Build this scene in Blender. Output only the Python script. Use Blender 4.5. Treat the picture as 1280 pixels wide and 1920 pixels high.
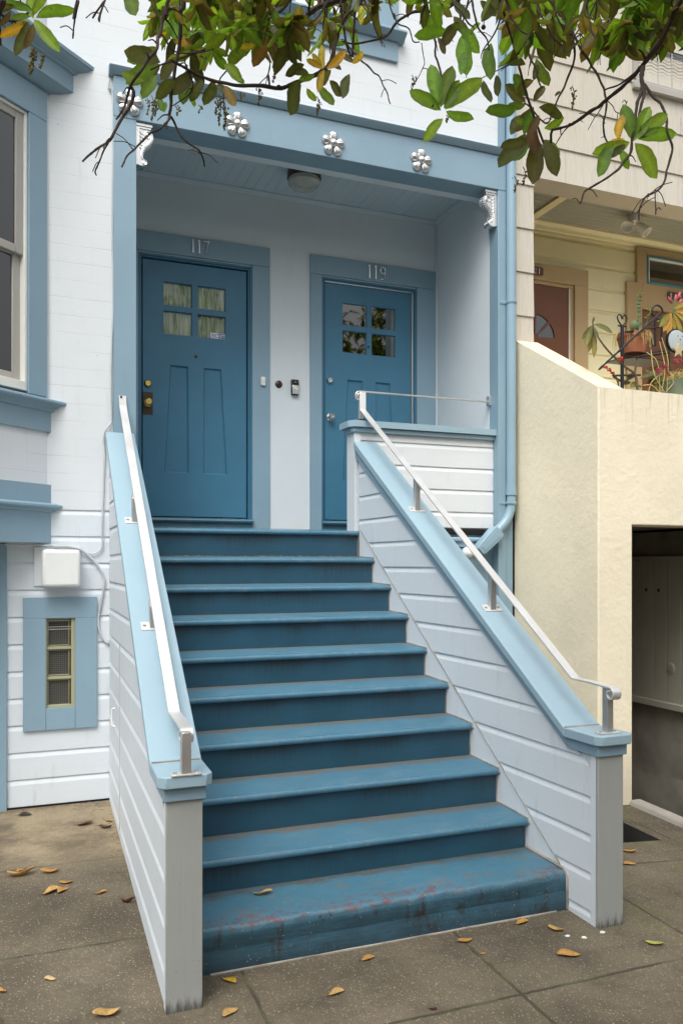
import bpy, bmesh, math, random
from mathutils import Vector, Matrix, noise as mnoise
random.seed(7)
for o in list(bpy.data.objects): bpy.data.objects.remove(o)
SC = bpy.context.scene
COL = SC.collection
R = math.radians

# ------------------------------------------------------------------ camera
FPX, CX, CY, YAW = 1550.0, 640.0, 1058.0, R(21.48)
CAM = Vector((0.0, -5.519, 1.6))
cd = bpy.data.cameras.new('camera'); cam = bpy.data.objects.new('camera', cd); COL.objects.link(cam)
cam.location = CAM; cam.rotation_euler = (R(90), 0, -YAW)
cd.sensor_fit = 'HORIZONTAL'; cd.sensor_width = 36; cd.lens = FPX/1280*36
cd.shift_y = (CY-960)/1280; cd.clip_start = 0.05; cd.clip_end = 500
SC.camera = cam
# ------------------------------------------------------------------ sky and sun
SUN_EL, SUN_AZ = 56, 214            # azimuth clockwise from +Y (seen from above)
w = bpy.data.worlds.new("World"); SC.world = w; w.use_nodes = True
nt = w.node_tree; nt.nodes.clear()
sky = nt.nodes.new('ShaderNodeTexSky'); sky.sky_type = 'NISHITA'; sky.sun_disc = False
sky.sun_elevation = R(SUN_EL); sky.sun_rotation = R(SUN_AZ); sky.dust_density = 4; sky.air_density = 1.0
hs = nt.nodes.new('ShaderNodeHueSaturation'); hs.inputs['Saturation'].default_value = 0.15
bg = nt.nodes.new('ShaderNodeBackground'); bg.inputs['Strength'].default_value = 0.15
ow = nt.nodes.new('ShaderNodeOutputWorld')
# overcast dome: cloud cover is about three times brighter overhead than at the horizon
tcw = nt.nodes.new('ShaderNodeTexCoord'); sx = nt.nodes.new('ShaderNodeSeparateXYZ'); mr = nt.nodes.new('ShaderNodeMapRange')
mr.inputs[1].default_value = 0.0; mr.inputs[2].default_value = 1.0; mr.inputs[3].default_value = 0.55; mr.inputs[4].default_value = 2.1
vm = nt.nodes.new('ShaderNodeVectorMath'); vm.operation = 'SCALE'
nt.links.new(tcw.outputs['Generated'], sx.inputs[0]); nt.links.new(sx.outputs[2], mr.inputs[0])
nt.links.new(sky.outputs[0], hs.inputs['Color']); nt.links.new(hs.outputs[0], vm.inputs[0]); nt.links.new(mr.outputs[0], vm.inputs['Scale']); nt.links.new(vm.outputs[0], bg.inputs[0]); nt.links.new(bg.outputs[0], ow.inputs[0])
sd = bpy.data.lights.new('sun', 'SUN'); sd.energy = 1.2; sd.angle = R(36); sd.color = (1.0, 0.95, 0.87)
so = bpy.data.objects.new('sun', sd); COL.objects.link(so)
sdir = Vector((math.sin(R(SUN_AZ))*math.cos(R(SUN_EL)), math.cos(R(SUN_AZ))*math.cos(R(SUN_EL)), math.sin(R(SUN_EL))))
so.rotation_euler = sdir.to_track_quat('Z', 'Y').to_euler(); so.location = (-2, -8, 12)
SC.view_settings.view_transform = 'Standard'; SC.view_settings.look = 'None'
SC.view_settings.gamma = 1; SC.view_settings.exposure = 0.24
SC.render.resolution_x = 682; SC.render.resolution_y = 1024

# ------------------------------------------------------------------ helpers: measuring
SN, CS = math.sin(YAW), math.cos(YAW)
def ray(u, v):
    t = (u-CX)/FPX
    return Vector((SN+t*CS, CS-t*SN, (CY-v)/FPX))
def at(u, v, Y=None, X=None, Z=None, D=None, plane=None):
    d = ray(u, v)
    if D is not None: return CAM+d*D
    if plane is not None:
        p, n = plane; return CAM+d*((Vector(p)-CAM).dot(Vector(n))/d.dot(Vector(n)))
    if Y is not None: k = (Y-CAM.y)/d.y
    elif X is not None: k = (X-CAM.x)/d.x
    else: k = (Z-CAM.z)/d.z
    return CAM+d*k
def proj(p):
    q = Vector(p)-CAM
    dep = q.x*SN+q.y*CS; r = q.x*CS-q.y*SN
    if dep < 0.05: return None
    return (CX+FPX*r/dep, CY-FPX*q.z/dep, dep)

# ------------------------------------------------------------------ helpers: building
def tag(o, label=None, cat=None, group=None, kind=None):
    if label: o['label'] = label
    if cat: o['category'] = cat
    if group: o['group'] = group
    if kind: o['kind'] = kind
    return o
def thing(name, label, cat, loc=(0, 0, 0), group=None):
    o = bpy.data.objects.new(name, None); COL.objects.link(o); o.location = loc
    o.empty_display_size = 0.1
    return tag(o, label, cat, group)
def wloc(o):
    v = Vector((0, 0, 0))
    while o is not None: v += o.location; o = o.parent
    return v
def smooth(me, ang=0.6):
    for p in me.polygons: p.use_smooth = True
    try: me.set_sharp_from_angle(angle=ang)
    except Exception: pass
def obj(name, bm, m, parent=None, org=None, bevel=0.0, sm=True, ang=0.6, seg=2):
    """bm is in world coordinates; the object is placed at org (default: parent's place)"""
    base = wloc(parent) if parent else Vector((0, 0, 0))
    org = Vector(org) if org is not None else base
    bmesh.ops.translate(bm, verts=bm.verts, vec=-org)
    me = bpy.data.meshes.new(name); bm.normal_update(); bm.to_mesh(me); bm.free()
    ms = m if isinstance(m, (list, tuple)) else [m]
    for q in ms: me.materials.append(q)
    o = bpy.data.objects.new(name, me); COL.objects.link(o)
    if parent: o.parent = parent
    o.location = org-base
    if bevel > 0:
        b = o.modifiers.new('bevel', 'BEVEL'); b.width = bevel; b.segments = seg; b.limit_method = 'ANGLE'; b.angle_limit = R(35)
        smooth(me, R(30)); b.harden_normals = False
    elif sm: smooth(me, ang)
    return o
def B(): return bmesh.new()
def quad(bm, pts, mi=0):
    f = bm.faces.new([bm.verts.new(p) for p in pts]); f.material_index = mi; return f
def box(bm, x0, x1, y0, y1, z0, z1, mi=0):
    v = [bm.verts.new((x, y, z)) for x in (x0, x1) for y in (y0, y1) for z in (z0, z1)]
    for a in ((0, 1, 3, 2), (4, 6, 7, 5), (0, 4, 5, 1), (2, 3, 7, 6), (0, 2, 6, 4), (1, 5, 7, 3)):
        bm.faces.new([v[i] for i in a]).material_index = mi
    return bm
def prism(bm, pts, ext, mi=0):
    """closed polygon of 3-D points extruded by a vector"""
    e = Vector(ext); a = [bm.verts.new(p) for p in pts]; b = [bm.verts.new(Vector(p)+e) for p in pts]
    n = len(pts); fs = [bm.faces.new(a), bm.faces.new(b[::-1])]
    for i in range(n): fs.append(bm.faces.new((a[i], b[i], b[(i+1) % n], a[(i+1) % n])))
    for f in fs: f.material_index = mi
    bmesh.ops.recalc_face_normals(bm, faces=fs)
    return bm
def hexa(bm, p, mi=0):
    """8 points: bottom 4 then top 4"""
    v = [bm.verts.new(q) for q in p]; fs = []
    for a in ((0, 1, 2, 3), (7, 6, 5, 4), (0, 4, 5, 1), (1, 5, 6, 2), (2, 6, 7, 3), (3, 7, 4, 0)):
        fs.append(bm.faces.new([v[i] for i in a]))
    for f in fs: f.material_index = mi
    bmesh.ops.recalc_face_normals(bm, faces=fs)
    return bm
def loft(bm, rings, close=True, cap=True, mi=0):
    rs = [[bm.verts.new(p) for p in r] for r in rings]; n = len(rs[0]); fs = []
    for a, b in zip(rs, rs[1:]):
        for i in range(n if close else n-1):
            fs.append(bm.faces.new((a[i], a[(i+1) % n], b[(i+1) % n], b[i])))
    if cap and close:
        fs.append(bm.faces.new(rs[0][::-1])); fs.append(bm.faces.new(rs[-1]))
    for f in fs: f.material_index = mi
    bmesh.ops.recalc_face_normals(bm, faces=fs)
    return bm
def frames(pts, up=Vector((0, 0, 1))):
    pts = [Vector(p) for p in pts]; out = []
    pn = None
    for i, p in enumerate(pts):
        t = (pts[min(i+1, len(pts)-1)]-pts[max(i-1, 0)])
        if t.length < 1e-9: t = Vector((0, 0, 1))
        t.normalize()
        if pn is None:
            n = up-t*up.dot(t)
            if n.length < 1e-3: n = Vector((1, 0, 0))-t*t.x
        else: n = pn-t*pn.dot(t)
        n.normalize(); pn = n
        out.append((p, t, n, t.cross(n)))
    return out
def tube(bm, pts, r, seg=10, mi=0, cap=True):
    rr = r if isinstance(r, (list, tuple)) else [r]*len(pts)
    rings = []
    for (p, t, n, b), q in zip(frames(pts), rr):
        rings.append([p+(n*math.cos(a)+b*math.sin(a))*q for a in [2*math.pi*i/seg for i in range(seg)]])
    return loft(bm, rings, True, cap, mi)
def ribbon(bm, pts, wide, thick, side, mi=0):
    """flat bar along pts; width runs along 'side', thickness perpendicular"""
    side = Vector(side).normalized(); rings = []
    pts = [Vector(p) for p in pts]
    for i, p in enumerate(pts):
        t = (pts[min(i+1, len(pts)-1)]-pts[max(i-1, 0)]).normalized()
        s = (side-t*side.dot(t)).normalized(); n = t.cross(s)
        rings.append([p+s*wide/2+n*thick/2, p-s*wide/2+n*thick/2, p-s*wide/2-n*thick/2, p+s*wide/2-n*thick/2])
    return loft(bm, rings, True, True, mi)
def lathe(bm, prof, c, axis='Z', seg=28, mi=0, flip=1):
    """prof: list of (radius, height)"""
    c = Vector(c); ax = {'X': Vector((1, 0, 0)), 'Y': Vector((0, 1, 0)), 'Z': Vector((0, 0, 1))}[axis]*flip if isinstance(axis, str) else Vector(axis).normalized()
    n = ax.orthogonal().normalized(); b = ax.cross(n)
    rings = [[c+ax*h+(n*math.cos(2*math.pi*i/seg)+b*math.sin(2*math.pi*i/seg))*max(r, 1e-4) for i in range(seg)] for r, h in prof]
    return loft(bm, rings, True, True, mi)
def arc(c, r, a0, a1, n, e1, e2):
    c = Vector(c); e1 = Vector(e1); e2 = Vector(e2)
    return [c+(e1*math.cos(a)+e2*math.sin(a))*r for a in [R(a0+(a1-a0)*i/n) for i in range(n+1)]]
def spline(pts, n=6):
    pts = [Vector(p) for p in pts]
    if len(pts) < 3: return pts
    q = [pts[0]*2-pts[1]]+pts+[pts[-1]*2-pts[-2]]; out = []
    for i in range(1, len(q)-2):
        for k in range(n):
            t = k/n; a, b, c, d = q[i-1], q[i], q[i+1], q[i+2]
            out.append(0.5*((2*b)+(c-a)*t+(2*a-5*b+4*c-d)*t*t+(3*b-a-3*c+d)*t**3))
    out.append(pts[-1]); return out
def clip(bm, planes):
    for co, no in planes:
        bmesh.ops.bisect_plane(bm, geom=bm.verts[:]+bm.edges[:]+bm.faces[:], plane_co=co, plane_no=no, clear_outer=True)
def siding(bm, p0, p1, nrm, zlo, zhi, line, E=0.1692, dep=0.008, clips=(), flat=0.80, wob=0.0):
    """horizontal boards from p0 to p1 (x, y); nrm points outwards; a shadow line at z = line + k E"""
    nrm = Vector((nrm[0], nrm[1], 0)).normalized(); s = B()
    k0 = math.floor((zlo-line)/E); k1 = math.ceil((zhi-line)/E)
    L = (Vector(p1)-Vector(p0)).length; ns = max(1, int(L/0.35))
    for k in range(k0, k1):
        z = line+k*E; j = [random.uniform(-1, 1)*wob for _ in range(ns+1)]
        prof = [(-dep, 0), (-0.001, 0.0), (0.0, 0.003), (0.0, flat*E), (-dep*0.22, flat*E+0.006), (-dep*0.7, flat*E+0.018), (-dep, flat*E+0.029), (-dep, E)]
        rows = []
        for i in range(ns+1):
            q = Vector(p0).lerp(Vector(p1), i/ns)
            rows.append([s.verts.new((q.x+nrm.x*(d+j[i]*0.3), q.y+nrm.y*(d+j[i]*0.3), z+h+j[i])) for d, h in prof])
        for a, b in zip(rows, rows[1:]):
            for m in range(len(prof)-1): s.faces.new((a[m], b[m], b[m+1], a[m+1]))
    clip(s, [((0, 0, zhi), (0, 0, 1)), ((0, 0, zlo), (0, 0, -1))]+list(clips))
    s.faces.ensure_lookup_table()
    for f in s.faces:
        f.normal_update()
    up = [f for f in s.faces if f.normal.dot(nrm) < -0.05 or (abs(f.normal.dot(nrm)) <= 0.05 and f.normal.z > 0.9)]
    bmesh.ops.reverse_faces(s, faces=up)
    me = bpy.data.meshes.new('tmp'); s.to_mesh(me); s.free(); bm.from_mesh(me); bpy.data.meshes.remove(me)
    return bm

# ------------------------------------------------------------------ materials
def N(nt, t, **k):
    n = nt.nodes.new(t)
    for a, b in k.items():
        if a in n.inputs: n.inputs[a].default_value = b
        else: setattr(n, a, b)
    return n
class M:
    def __init__(s, name):
        s.m = bpy.data.materials.new(name); s.m.use_nodes = True; s.nt = s.m.node_tree
        s.nt.nodes.clear(); s.out = s.n('ShaderNodeOutputMaterial'); s.p = s.n('ShaderNodeBsdfPrincipled')
        s.l(s.p.outputs[0], s.out.inputs[0]); s.tc = s.n('ShaderNodeTexCoord')
        s.co = s.tc.outputs['Object']
    def n(s, t, **k): return N(s.nt, t, **k)
    def l(s, a, b): s.nt.links.new(a, b)
    def val(s, x, sock):
        if hasattr(x, 'is_output'): s.l(x, sock)
        else: sock.default_value = x
    def map(s, scale=(1, 1, 1), loc=(0, 0, 0), co=None):
        m = s.n('ShaderNodeMapping'); m.inputs['Scale'].default_value = scale; m.inputs['Location'].default_value = loc
        s.l(co or s.co, m.inputs[0]); return m.outputs[0]
    def noise(s, scale, detail=4, rough=0.55, co=None, dist=0.0):
        m = s.n('ShaderNodeTexNoise', Scale=scale, Detail=detail, Roughness=rough, Distortion=dist)
        s.l(co or s.co, m.inputs['Vector']); return m.outputs['Fac']
    def ramp(s, x, a, b, lo=0.0, hi=1.0):
        m = s.n('ShaderNodeMapRange'); m.interpolation_type = 'SMOOTHSTEP'
        s.val(x, m.inputs[0]); m.inputs[1].default_value = a; m.inputs[2].default_value = b; m.inputs[3].default_value = lo; m.inputs[4].default_value = hi
        return m.outputs[0]
    def math(s, op, a, b=0.0):
        m = s.n('ShaderNodeMath', operation=op); s.val(a, m.inputs[0]); s.val(b, m.inputs[1]); return m.outputs[0]
    def mix(s, f, a, b, mode='MIX'):
        m = s.n('ShaderNodeMix', data_type='RGBA', blend_type=mode); s.val(f, m.inputs[0])
        for x, i in ((a, 6), (b, 7)):
            if isinstance(x, tuple): m.inputs[i].default_value = (*x, 1) if len(x) == 3 else x
            else: s.l(x, m.inputs[i])
        return m.outputs[2]
    def xyz(s, co=None):
        m = s.n('ShaderNodeSeparateXYZ'); s.l(co or s.co, m.inputs[0]); return m.outputs
    def bump(s, h, strength=0.3, dist=0.01, prev=None):
        m = s.n('ShaderNodeBump', Strength=strength, Distance=dist); s.l(h, m.inputs['Height'])
        if prev is not None: s.l(prev, m.inputs['Normal'])
        return m.outputs[0]
    def done(s, col, rough=0.5, nor=None, metal=0.0, spec=0.5, **k):
        if isinstance(col, tuple): s.p.inputs['Base Color'].default_value = (*col, 1)
        else: s.l(col, s.p.inputs['Base Color'])
        s.val(rough, s.p.inputs['Roughness']); s.p.inputs['Metallic'].default_value = metal
        s.p.inputs['Specular IOR Level'].default_value = spec
        if nor is not None: s.l(nor, s.p.inputs['Normal'])
        for a, b in k.items(): s.p.inputs[a].default_value = b
        return s.m
def mul(c, k): return tuple(min(1, x*k) for x in c)
def paint(name, col, rough=0.5, grain=(60, 60, 4), gb=0.12, specks=0.25, var=0.07, dirtc=(0.10, 0.09, 0.075), lines=None, stain=0.12, chip=0.0):
    """brushed house paint on wood: tone drift, grain, specks of dirt, optional hairline board joints"""
    m = M(name)
    big = m.noise(1.3, 5, 0.6); med = m.noise(9, 4, 0.6)
    c = m.mix(m.ramp(big, 0.3, 0.7), mul(col, 1-var), mul(col, 1+var*0.6))
    c = m.mix(m.math('MULTIPLY', m.ramp(med, 0.5, 0.8), 0.10), c, mul(col, 0.8))
    st = m.noise(3.0, 6, 0.7, m.map((5, 5, 0.7)))
    c = m.mix(m.math('MULTIPLY', m.ramp(st, 0.54, 0.80), stain), c, dirtc)
    sp = m.noise(95, 3, 0.6); spm = m.noise(4, 3, 0.6)
    f = m.math('MULTIPLY', m.ramp(sp, 0.70, 0.76), m.ramp(spm, 0.48, 0.68))
    c = m.mix(m.math('MULTIPLY', f, specks), c, dirtc)
    if chip > 0:
        ch = m.math('MULTIPLY', m.ramp(m.noise(38, 5, 0.75), 0.66, 0.68), m.ramp(m.noise(2.3, 3, 0.6), 0.52, 0.66))
        c = m.mix(m.math('MULTIPLY', ch, chip), c, (0.62, 0.60, 0.55))
    g = m.noise(1.0, 5, 0.65, m.map(grain)); fine = m.noise(240, 2, 0.5)
    h = m.math('ADD', m.math('MULTIPLY', g, 0.8), m.math('MULTIPLY', fine, 0.25))
    if lines:
        x, y, z = m.xyz()
        wav = m.math('MULTIPLY', m.noise(2.2, 3, 0.5), 0.02)
        fr = m.math('FRACT', m.math('DIVIDE', m.math('ADD', z, wav), lines))
        gap = m.ramp(m.math('ABSOLUTE', m.math('SUBTRACT', fr, 0.5)), 0.0, 0.022, 1, 0)
        gap = m.math('MULTIPLY', gap, m.ramp(m.noise(2.4, 4, 0.6, m.map((1, 1, 6))), 0.40, 0.62, 0.12, 1.0))
        c = m.mix(m.math('MULTIPLY', gap, 0.55), c, mul(col, 0.40))
        h = m.math('SUBTRACT', h, m.math('MULTIPLY', gap, 2.0))
        dn = m.noise(26, 2, 0.4, m.map((1, 1, 1.6)))
        c = m.mix(m.math('MULTIPLY', m.ramp(dn, 0.76, 0.79), 0.55), c, mul(col, 0.45))
    nor = m.bump(h, gb*2.2, 0.004)
    r = m.math('ADD', rough-0.08, m.math('MULTIPLY', med, 0.16))
    return m.done(c, r, nor)
def post_front():  # post front boards: greyer and darker than the side boards, grimy at the foot
    m = M('grey_post_front'); x, y, z = m.xyz(); col = (0.325, 0.335, 0.32)
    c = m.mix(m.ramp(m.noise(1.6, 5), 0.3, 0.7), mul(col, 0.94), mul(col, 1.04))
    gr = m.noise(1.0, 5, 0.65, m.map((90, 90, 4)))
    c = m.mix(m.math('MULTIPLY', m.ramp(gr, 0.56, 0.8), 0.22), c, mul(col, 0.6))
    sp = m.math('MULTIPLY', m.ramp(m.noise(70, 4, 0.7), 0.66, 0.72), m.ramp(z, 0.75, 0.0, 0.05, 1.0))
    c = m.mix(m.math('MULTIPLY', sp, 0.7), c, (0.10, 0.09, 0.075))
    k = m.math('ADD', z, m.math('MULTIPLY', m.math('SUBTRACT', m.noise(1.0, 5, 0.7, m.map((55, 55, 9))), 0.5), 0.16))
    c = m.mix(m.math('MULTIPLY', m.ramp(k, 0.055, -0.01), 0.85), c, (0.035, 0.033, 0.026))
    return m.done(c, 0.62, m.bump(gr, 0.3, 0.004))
def plain(name, col, rough=0.5, metal=0.0, nscale=40, nb=0.1, var=0.1, **k):
    m = M(name); n1 = m.noise(nscale, 4); n2 = m.noise(nscale*0.12, 4)
    c = m.mix(m.ramp(n2, 0.3, 0.7), mul(col, 1-var), mul(col, 1+var))
    r = m.math('ADD', rough-0.07, m.math('MULTIPLY', n1, 0.14))
    return m.done(c, r, m.bump(n1, nb, 0.003), metal, **k)

C_WHITE = (0.70, 0.735, 0.76); C_TRIM = (0.235, 0.352, 0.435); C_DARK = (0.052, 0.182, 0.285)
MT = {}
MT['flush'] = paint('white_flush_boards', C_WHITE, 0.5, (6, 6, 90), 0.10, 0.35, 0.03, lines=0.112, stain=0.16)
MT['white'] = paint('white_paint', C_WHITE, 0.5, (6, 6, 90), 0.10, 0.8, 0.03, stain=0.22, chip=0.0)
MT['side'] = paint('pale_blue_white_paint', (0.66, 0.715, 0.76), 0.5, (6, 6, 90), 0.10, 0.85, 0.03, stain=0.22)
MT['porch'] = paint('porch_white_paint', (0.67, 0.725, 0.755), 0.55, (6, 6, 90), 0.08, 0.25, 0.03, stain=0.05)
MT['ceil'] = paint('porch_ceiling_paint', (0.52, 0.60, 0.64), 0.5, (90, 6, 6), 0.06, 0.2, 0.03, stain=0.05)
MT['trim'] = paint('light_blue_trim_paint', C_TRIM, 0.45, (90, 90, 5), 0.12, 0.35, 0.06, stain=0.06, chip=0.25)
MT['trimh'] = paint('light_blue_trim_paint_along', C_TRIM, 0.45, (4, 90, 90), 0.12, 0.3, 0.06, stain=0.06, chip=0.12)
MT['cap'] = paint('light_blue_cap_paint', (0.30, 0.425, 0.50), 0.42, (70, 4, 70), 0.06, 0.3, 0.05, stain=0.08, chip=0.15)
MT['door'] = paint('dark_blue_door_paint', C_DARK, 0.42, (70, 70, 4), 0.18, 0.5, 0.12, stain=0.10, chip=0.10)
MT['postgrey'] = post_front()
def step_mat(kind):
    m = M('step_paint_'+kind); x, y, z = m.xyz()
    big = m.noise(2.2, 5, 0.6); med = m.noise(14, 5, 0.65)
    base = (0.031, 0.120, 0.190)
    if kind == 'riser': base = mul(base, 0.60)  # risers darker than the treads: shading and dirt put into the colour
    if kind == 'bottom': base = (0.062, 0.175, 0.250)
    c = m.mix(m.ramp(big, 0.3, 0.7), mul(base, 0.88), mul(base, 1.1))
    nz = m.noise(7, 6, 0.7, m.map((1, 2.0, 1)))
    dirt = (0.15, 0.115, 0.075); rough = 0.34
    if kind == 'tread':
        c = m.mix(0.34, c, (0.12, 0.26, 0.35))
        c = m.mix(m.math('MULTIPLY', m.ramp(m.noise(4.5, 6, 0.7), 0.45, 0.75), 0.28), c, (0.19, 0.24, 0.26))
        scf = m.math('MULTIPLY', m.ramp(m.noise(30, 6, 0.8, m.map((0.6, 1.4, 1))), 0.54, 0.66), m.math('MULTIPLY', m.ramp(m.noise(1.7, 3, 0.6, m.map((1, 0.3, 1))), 0.38, 0.60), m.ramp(y, 0.20, 0.03)))
        c = m.mix(m.math('MULTIPLY', scf, 0.55), c, (0.24, 0.265, 0.265))
        c = m.mix(m.math('MULTIPLY', m.ramp(m.noise(44, 5, 0.75), 0.64, 0.70), 0.45), c, (0.055, 0.075, 0.085))
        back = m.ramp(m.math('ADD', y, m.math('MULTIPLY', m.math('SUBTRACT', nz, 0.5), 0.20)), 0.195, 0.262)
        sc = m.math('MULTIPLY', m.ramp(m.noise(11, 6, 0.72, m.map((0.5, 2.2, 1))), 0.50, 0.72), 0.42)
        c = m.mix(sc, c, (0.13, 0.185, 0.215))
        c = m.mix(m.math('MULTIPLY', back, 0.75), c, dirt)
        sp = m.math('MULTIPLY', m.ramp(m.noise(150, 2, 0.5), 0.725, 0.745), 0.85)
        c = m.mix(sp, c, (0.55, 0.52, 0.45))
        c = m.mix(m.math('MULTIPLY', m.ramp(m.noise(70, 3, 0.6), 0.70, 0.74), 0.6), c, (0.03, 0.025, 0.02))
        rough = m.ramp(m.math('ADD', y, 0.0), 0.004, 0.05, 0.10, 0.42)
    elif kind == 'riser':
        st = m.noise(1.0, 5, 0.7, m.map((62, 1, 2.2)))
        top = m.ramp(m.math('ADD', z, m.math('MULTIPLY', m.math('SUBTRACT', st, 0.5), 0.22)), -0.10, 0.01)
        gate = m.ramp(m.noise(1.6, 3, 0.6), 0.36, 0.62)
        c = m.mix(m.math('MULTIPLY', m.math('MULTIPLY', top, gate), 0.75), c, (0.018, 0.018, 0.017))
        st2 = m.ramp(m.noise(1.0, 5, 0.7, m.map((45, 1, 1.2))), 0.60, 0.80, 0, 0.35)
        c = m.mix(st2, c, mul(base, 0.40))
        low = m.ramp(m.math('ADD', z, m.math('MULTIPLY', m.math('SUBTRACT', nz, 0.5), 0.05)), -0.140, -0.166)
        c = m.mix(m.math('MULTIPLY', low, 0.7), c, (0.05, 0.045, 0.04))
    else:
        # painted concrete bottom step: red undercoat where feet scrape, grey dirt, dark drips
        wear = m.math('MULTIPLY', m.ramp(m.noise(26, 6, 0.8, m.map((0.7, 1.0, 1))), 0.50, 0.55), m.ramp(m.noise(1.5, 3, 0.6, m.map((1, 0.2, 0.2), (3.3, 0, 0))), 0.36, 0.50))
        edge = m.math('MULTIPLY', m.ramp(y, 0.14, 0.02), m.ramp(z, -0.03, -0.004))
        gray = m.math('MULTIPLY', m.ramp(m.noise(7, 7, 0.78), 0.50, 0.66), m.ramp(z, -0.03, -0.004))
        c = m.mix(m.math('MULTIPLY', gray, 0.80), c, (0.16, 0.145, 0.12))
        c = m.mix(m.math('MULTIPLY', m.math('MULTIPLY', wear, edge), 0.75), c, (0.17, 0.055, 0.045))
        fg = m.math('MULTIPLY', m.ramp(z, -0.012, -0.045), m.ramp(m.noise(3.2, 6, 0.7, m.map((1, 1, 2))), 0.25, 0.60, 0.45, 0.85))  # front face unevenly darker than the top of the step
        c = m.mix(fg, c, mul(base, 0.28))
        back = m.ramp(m.math('ADD', y, m.math('MULTIPLY', m.math('SUBTRACT', nz, 0.5), 0.22)), 0.24, 0.32)
        c = m.mix(m.math('MULTIPLY', back, 0.8), c, (0.10, 0.085, 0.065))
        st = m.noise(1.0, 6, 0.8, m.map((9, 1, 4.0)))
        drip = m.math('MULTIPLY', m.ramp(st, 0.545, 0.64), m.ramp(z, -0.002, -0.02))
        c = m.mix(m.math('MULTIPLY', drip, 0.75), c, (0.030, 0.020, 0.014))
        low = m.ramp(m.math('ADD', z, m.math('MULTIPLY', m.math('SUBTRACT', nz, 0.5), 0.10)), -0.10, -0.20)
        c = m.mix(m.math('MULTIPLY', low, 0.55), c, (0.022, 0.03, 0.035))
        sp = m.math('MULTIPLY', m.ramp(m.noise(120, 2, 0.5), 0.71, 0.735), 0.8)
        c = m.mix(sp, c, (0.45, 0.42, 0.36)); rough = 0.5
    if kind != 'bottom': rr = m.math('ADD', rough, m.math('MULTIPLY', med, 0.16)) if kind == 'tread' else m.math('ADD', 0.36, m.math('MULTIPLY', med, 0.16))
    else: rr = m.math('ADD', 0.40, m.math('MULTIPLY', med, 0.2))
    h = m.math('ADD', m.noise(1.0, 5, 0.6, m.map((4, 60, 60))), m.math('MULTIPLY', med, 0.8))
    return m.done(c, rr, m.bump(h, 0.5 if kind == 'bottom' else 0.22, 0.006 if kind == 'bottom' else 0.004))
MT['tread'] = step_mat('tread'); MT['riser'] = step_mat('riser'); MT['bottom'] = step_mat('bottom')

def stucco(name, col, s=1.0):
    m = M(name)
    a = m.noise(26, 6, 0.62); b = m.noise(7, 5, 0.6, dist=0.6); big = m.noise(0.9, 4)
    c = m.mix(m.ramp(big, 0.3, 0.7), mul(col, 0.93), mul(col, 1.04))
    c = m.mix(m.math('MULTIPLY', m.ramp(m.noise(2.5, 6, 0.75, m.map((6, 6, 0.8))), 0.58, 0.8), 0.16), c, mul(col, 0.5))
    x, y, z = m.xyz()
    dr = m.math('MULTIPLY', m.ramp(m.noise(1.0, 5, 0.7, m.map((30, 30, 1.2))), 0.52, 0.68), m.math('MULTIPLY', m.ramp(z, 2.45, 2.79), m.math('MULTIPLY', m.ramp(z, 2.83, 2.80), m.ramp(y, -.972, -.984))))
    c = m.mix(m.math('MULTIPLY', dr, 0.40), c, (0.20, 0.165, 0.10))
    base = m.ramp(m.math('ADD', z, m.math('MULTIPLY', m.math('SUBTRACT', m.noise(5, 5, 0.7), 0.5), 0.5)), 0.45, -0.05)
    c = m.mix(m.math('MULTIPLY', base, 0.40), c, (0.27, 0.235, 0.17))
    pt = m.math('MULTIPLY', m.ramp(m.noise(1.6, 5, 0.6, m.map((1, 1, 1), (5, 3, 2))), 0.50, 0.62), 0.16)
    c = m.mix(pt, c, mul(col, 0.80))
    sp = m.math('MULTIPLY', m.ramp(m.noise(60, 3, 0.6), 0.70, 0.75), 0.40)
    c = m.mix(sp, c, (0.3, 0.25, 0.16))
    h = m.math('ADD', m.math('MULTIPLY', m.ramp(a, 0.35, 0.75), 0.6), m.math('MULTIPLY', m.ramp(b, 0.4, 0.7), 0.5))
    return m.done(c, 0.85, m.bump(h, 0.55*s, 0.010), 0.0, 0.25)
MT['stucco'] = stucco('cream_stucco', (0.86, 0.775, 0.59), 0.4); MT['stucco_cap'] = stucco('peach_stucco_cap', (0.76, 0.63, 0.45), 0.3)
MT['undercroft'] = plain('dirty_grey_plaster', (0.20, 0.185, 0.155), 0.9, nscale=18, nb=0.3, var=0.35)

def shingle():
    m = M('weathered_shingle'); x, y, z = m.xyz()
    st = m.noise(1.0, 5, 0.65, m.map((130, 130, 3))); big = m.noise(2.0, 5, 0.6)
    c = m.mix(m.ramp(st, 0.3, 0.7), (0.52, 0.485, 0.415), (0.60, 0.562, 0.485))
    c = m.mix(m.math('MULTIPLY', m.ramp(big, 0.45, 0.75), 0.35), c, (0.50, 0.42, 0.30))
    c = m.mix(m.math('MULTIPLY', m.ramp(m.noise(2, 6, 0.7, m.map((14, 14, 0.9))), 0.58, 0.78), 0.45), c, (0.17, 0.14, 0.11))
    c = m.mix(m.math('MULTIPLY', m.ramp(m.noise(1, 3, 0.6, m.map((60, 60, 4))), 0.72, 0.76), 0.7), c, (0.10, 0.08, 0.06))
    return m.done(c, 0.8, m.bump(st, 0.5, 0.006), 0, 0.25)
MT['shingle'] = shingle()
MT['creamside'] = paint('cream_siding_paint', (0.80, 0.735, 0.47), 0.5, (6, 6, 90), 0.08, 0.3, 0.04)
MT['tan'] = paint('tan_trim_paint', (0.46, 0.33, 0.175), 0.5, (80, 80, 5), 0.08, 0.2, 0.05)
MT['olive'] = paint('olive_frame_paint', (0.38, 0.375, 0.235), 0.5, (80, 80, 5), 0.08, 0.4, 0.08)
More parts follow.
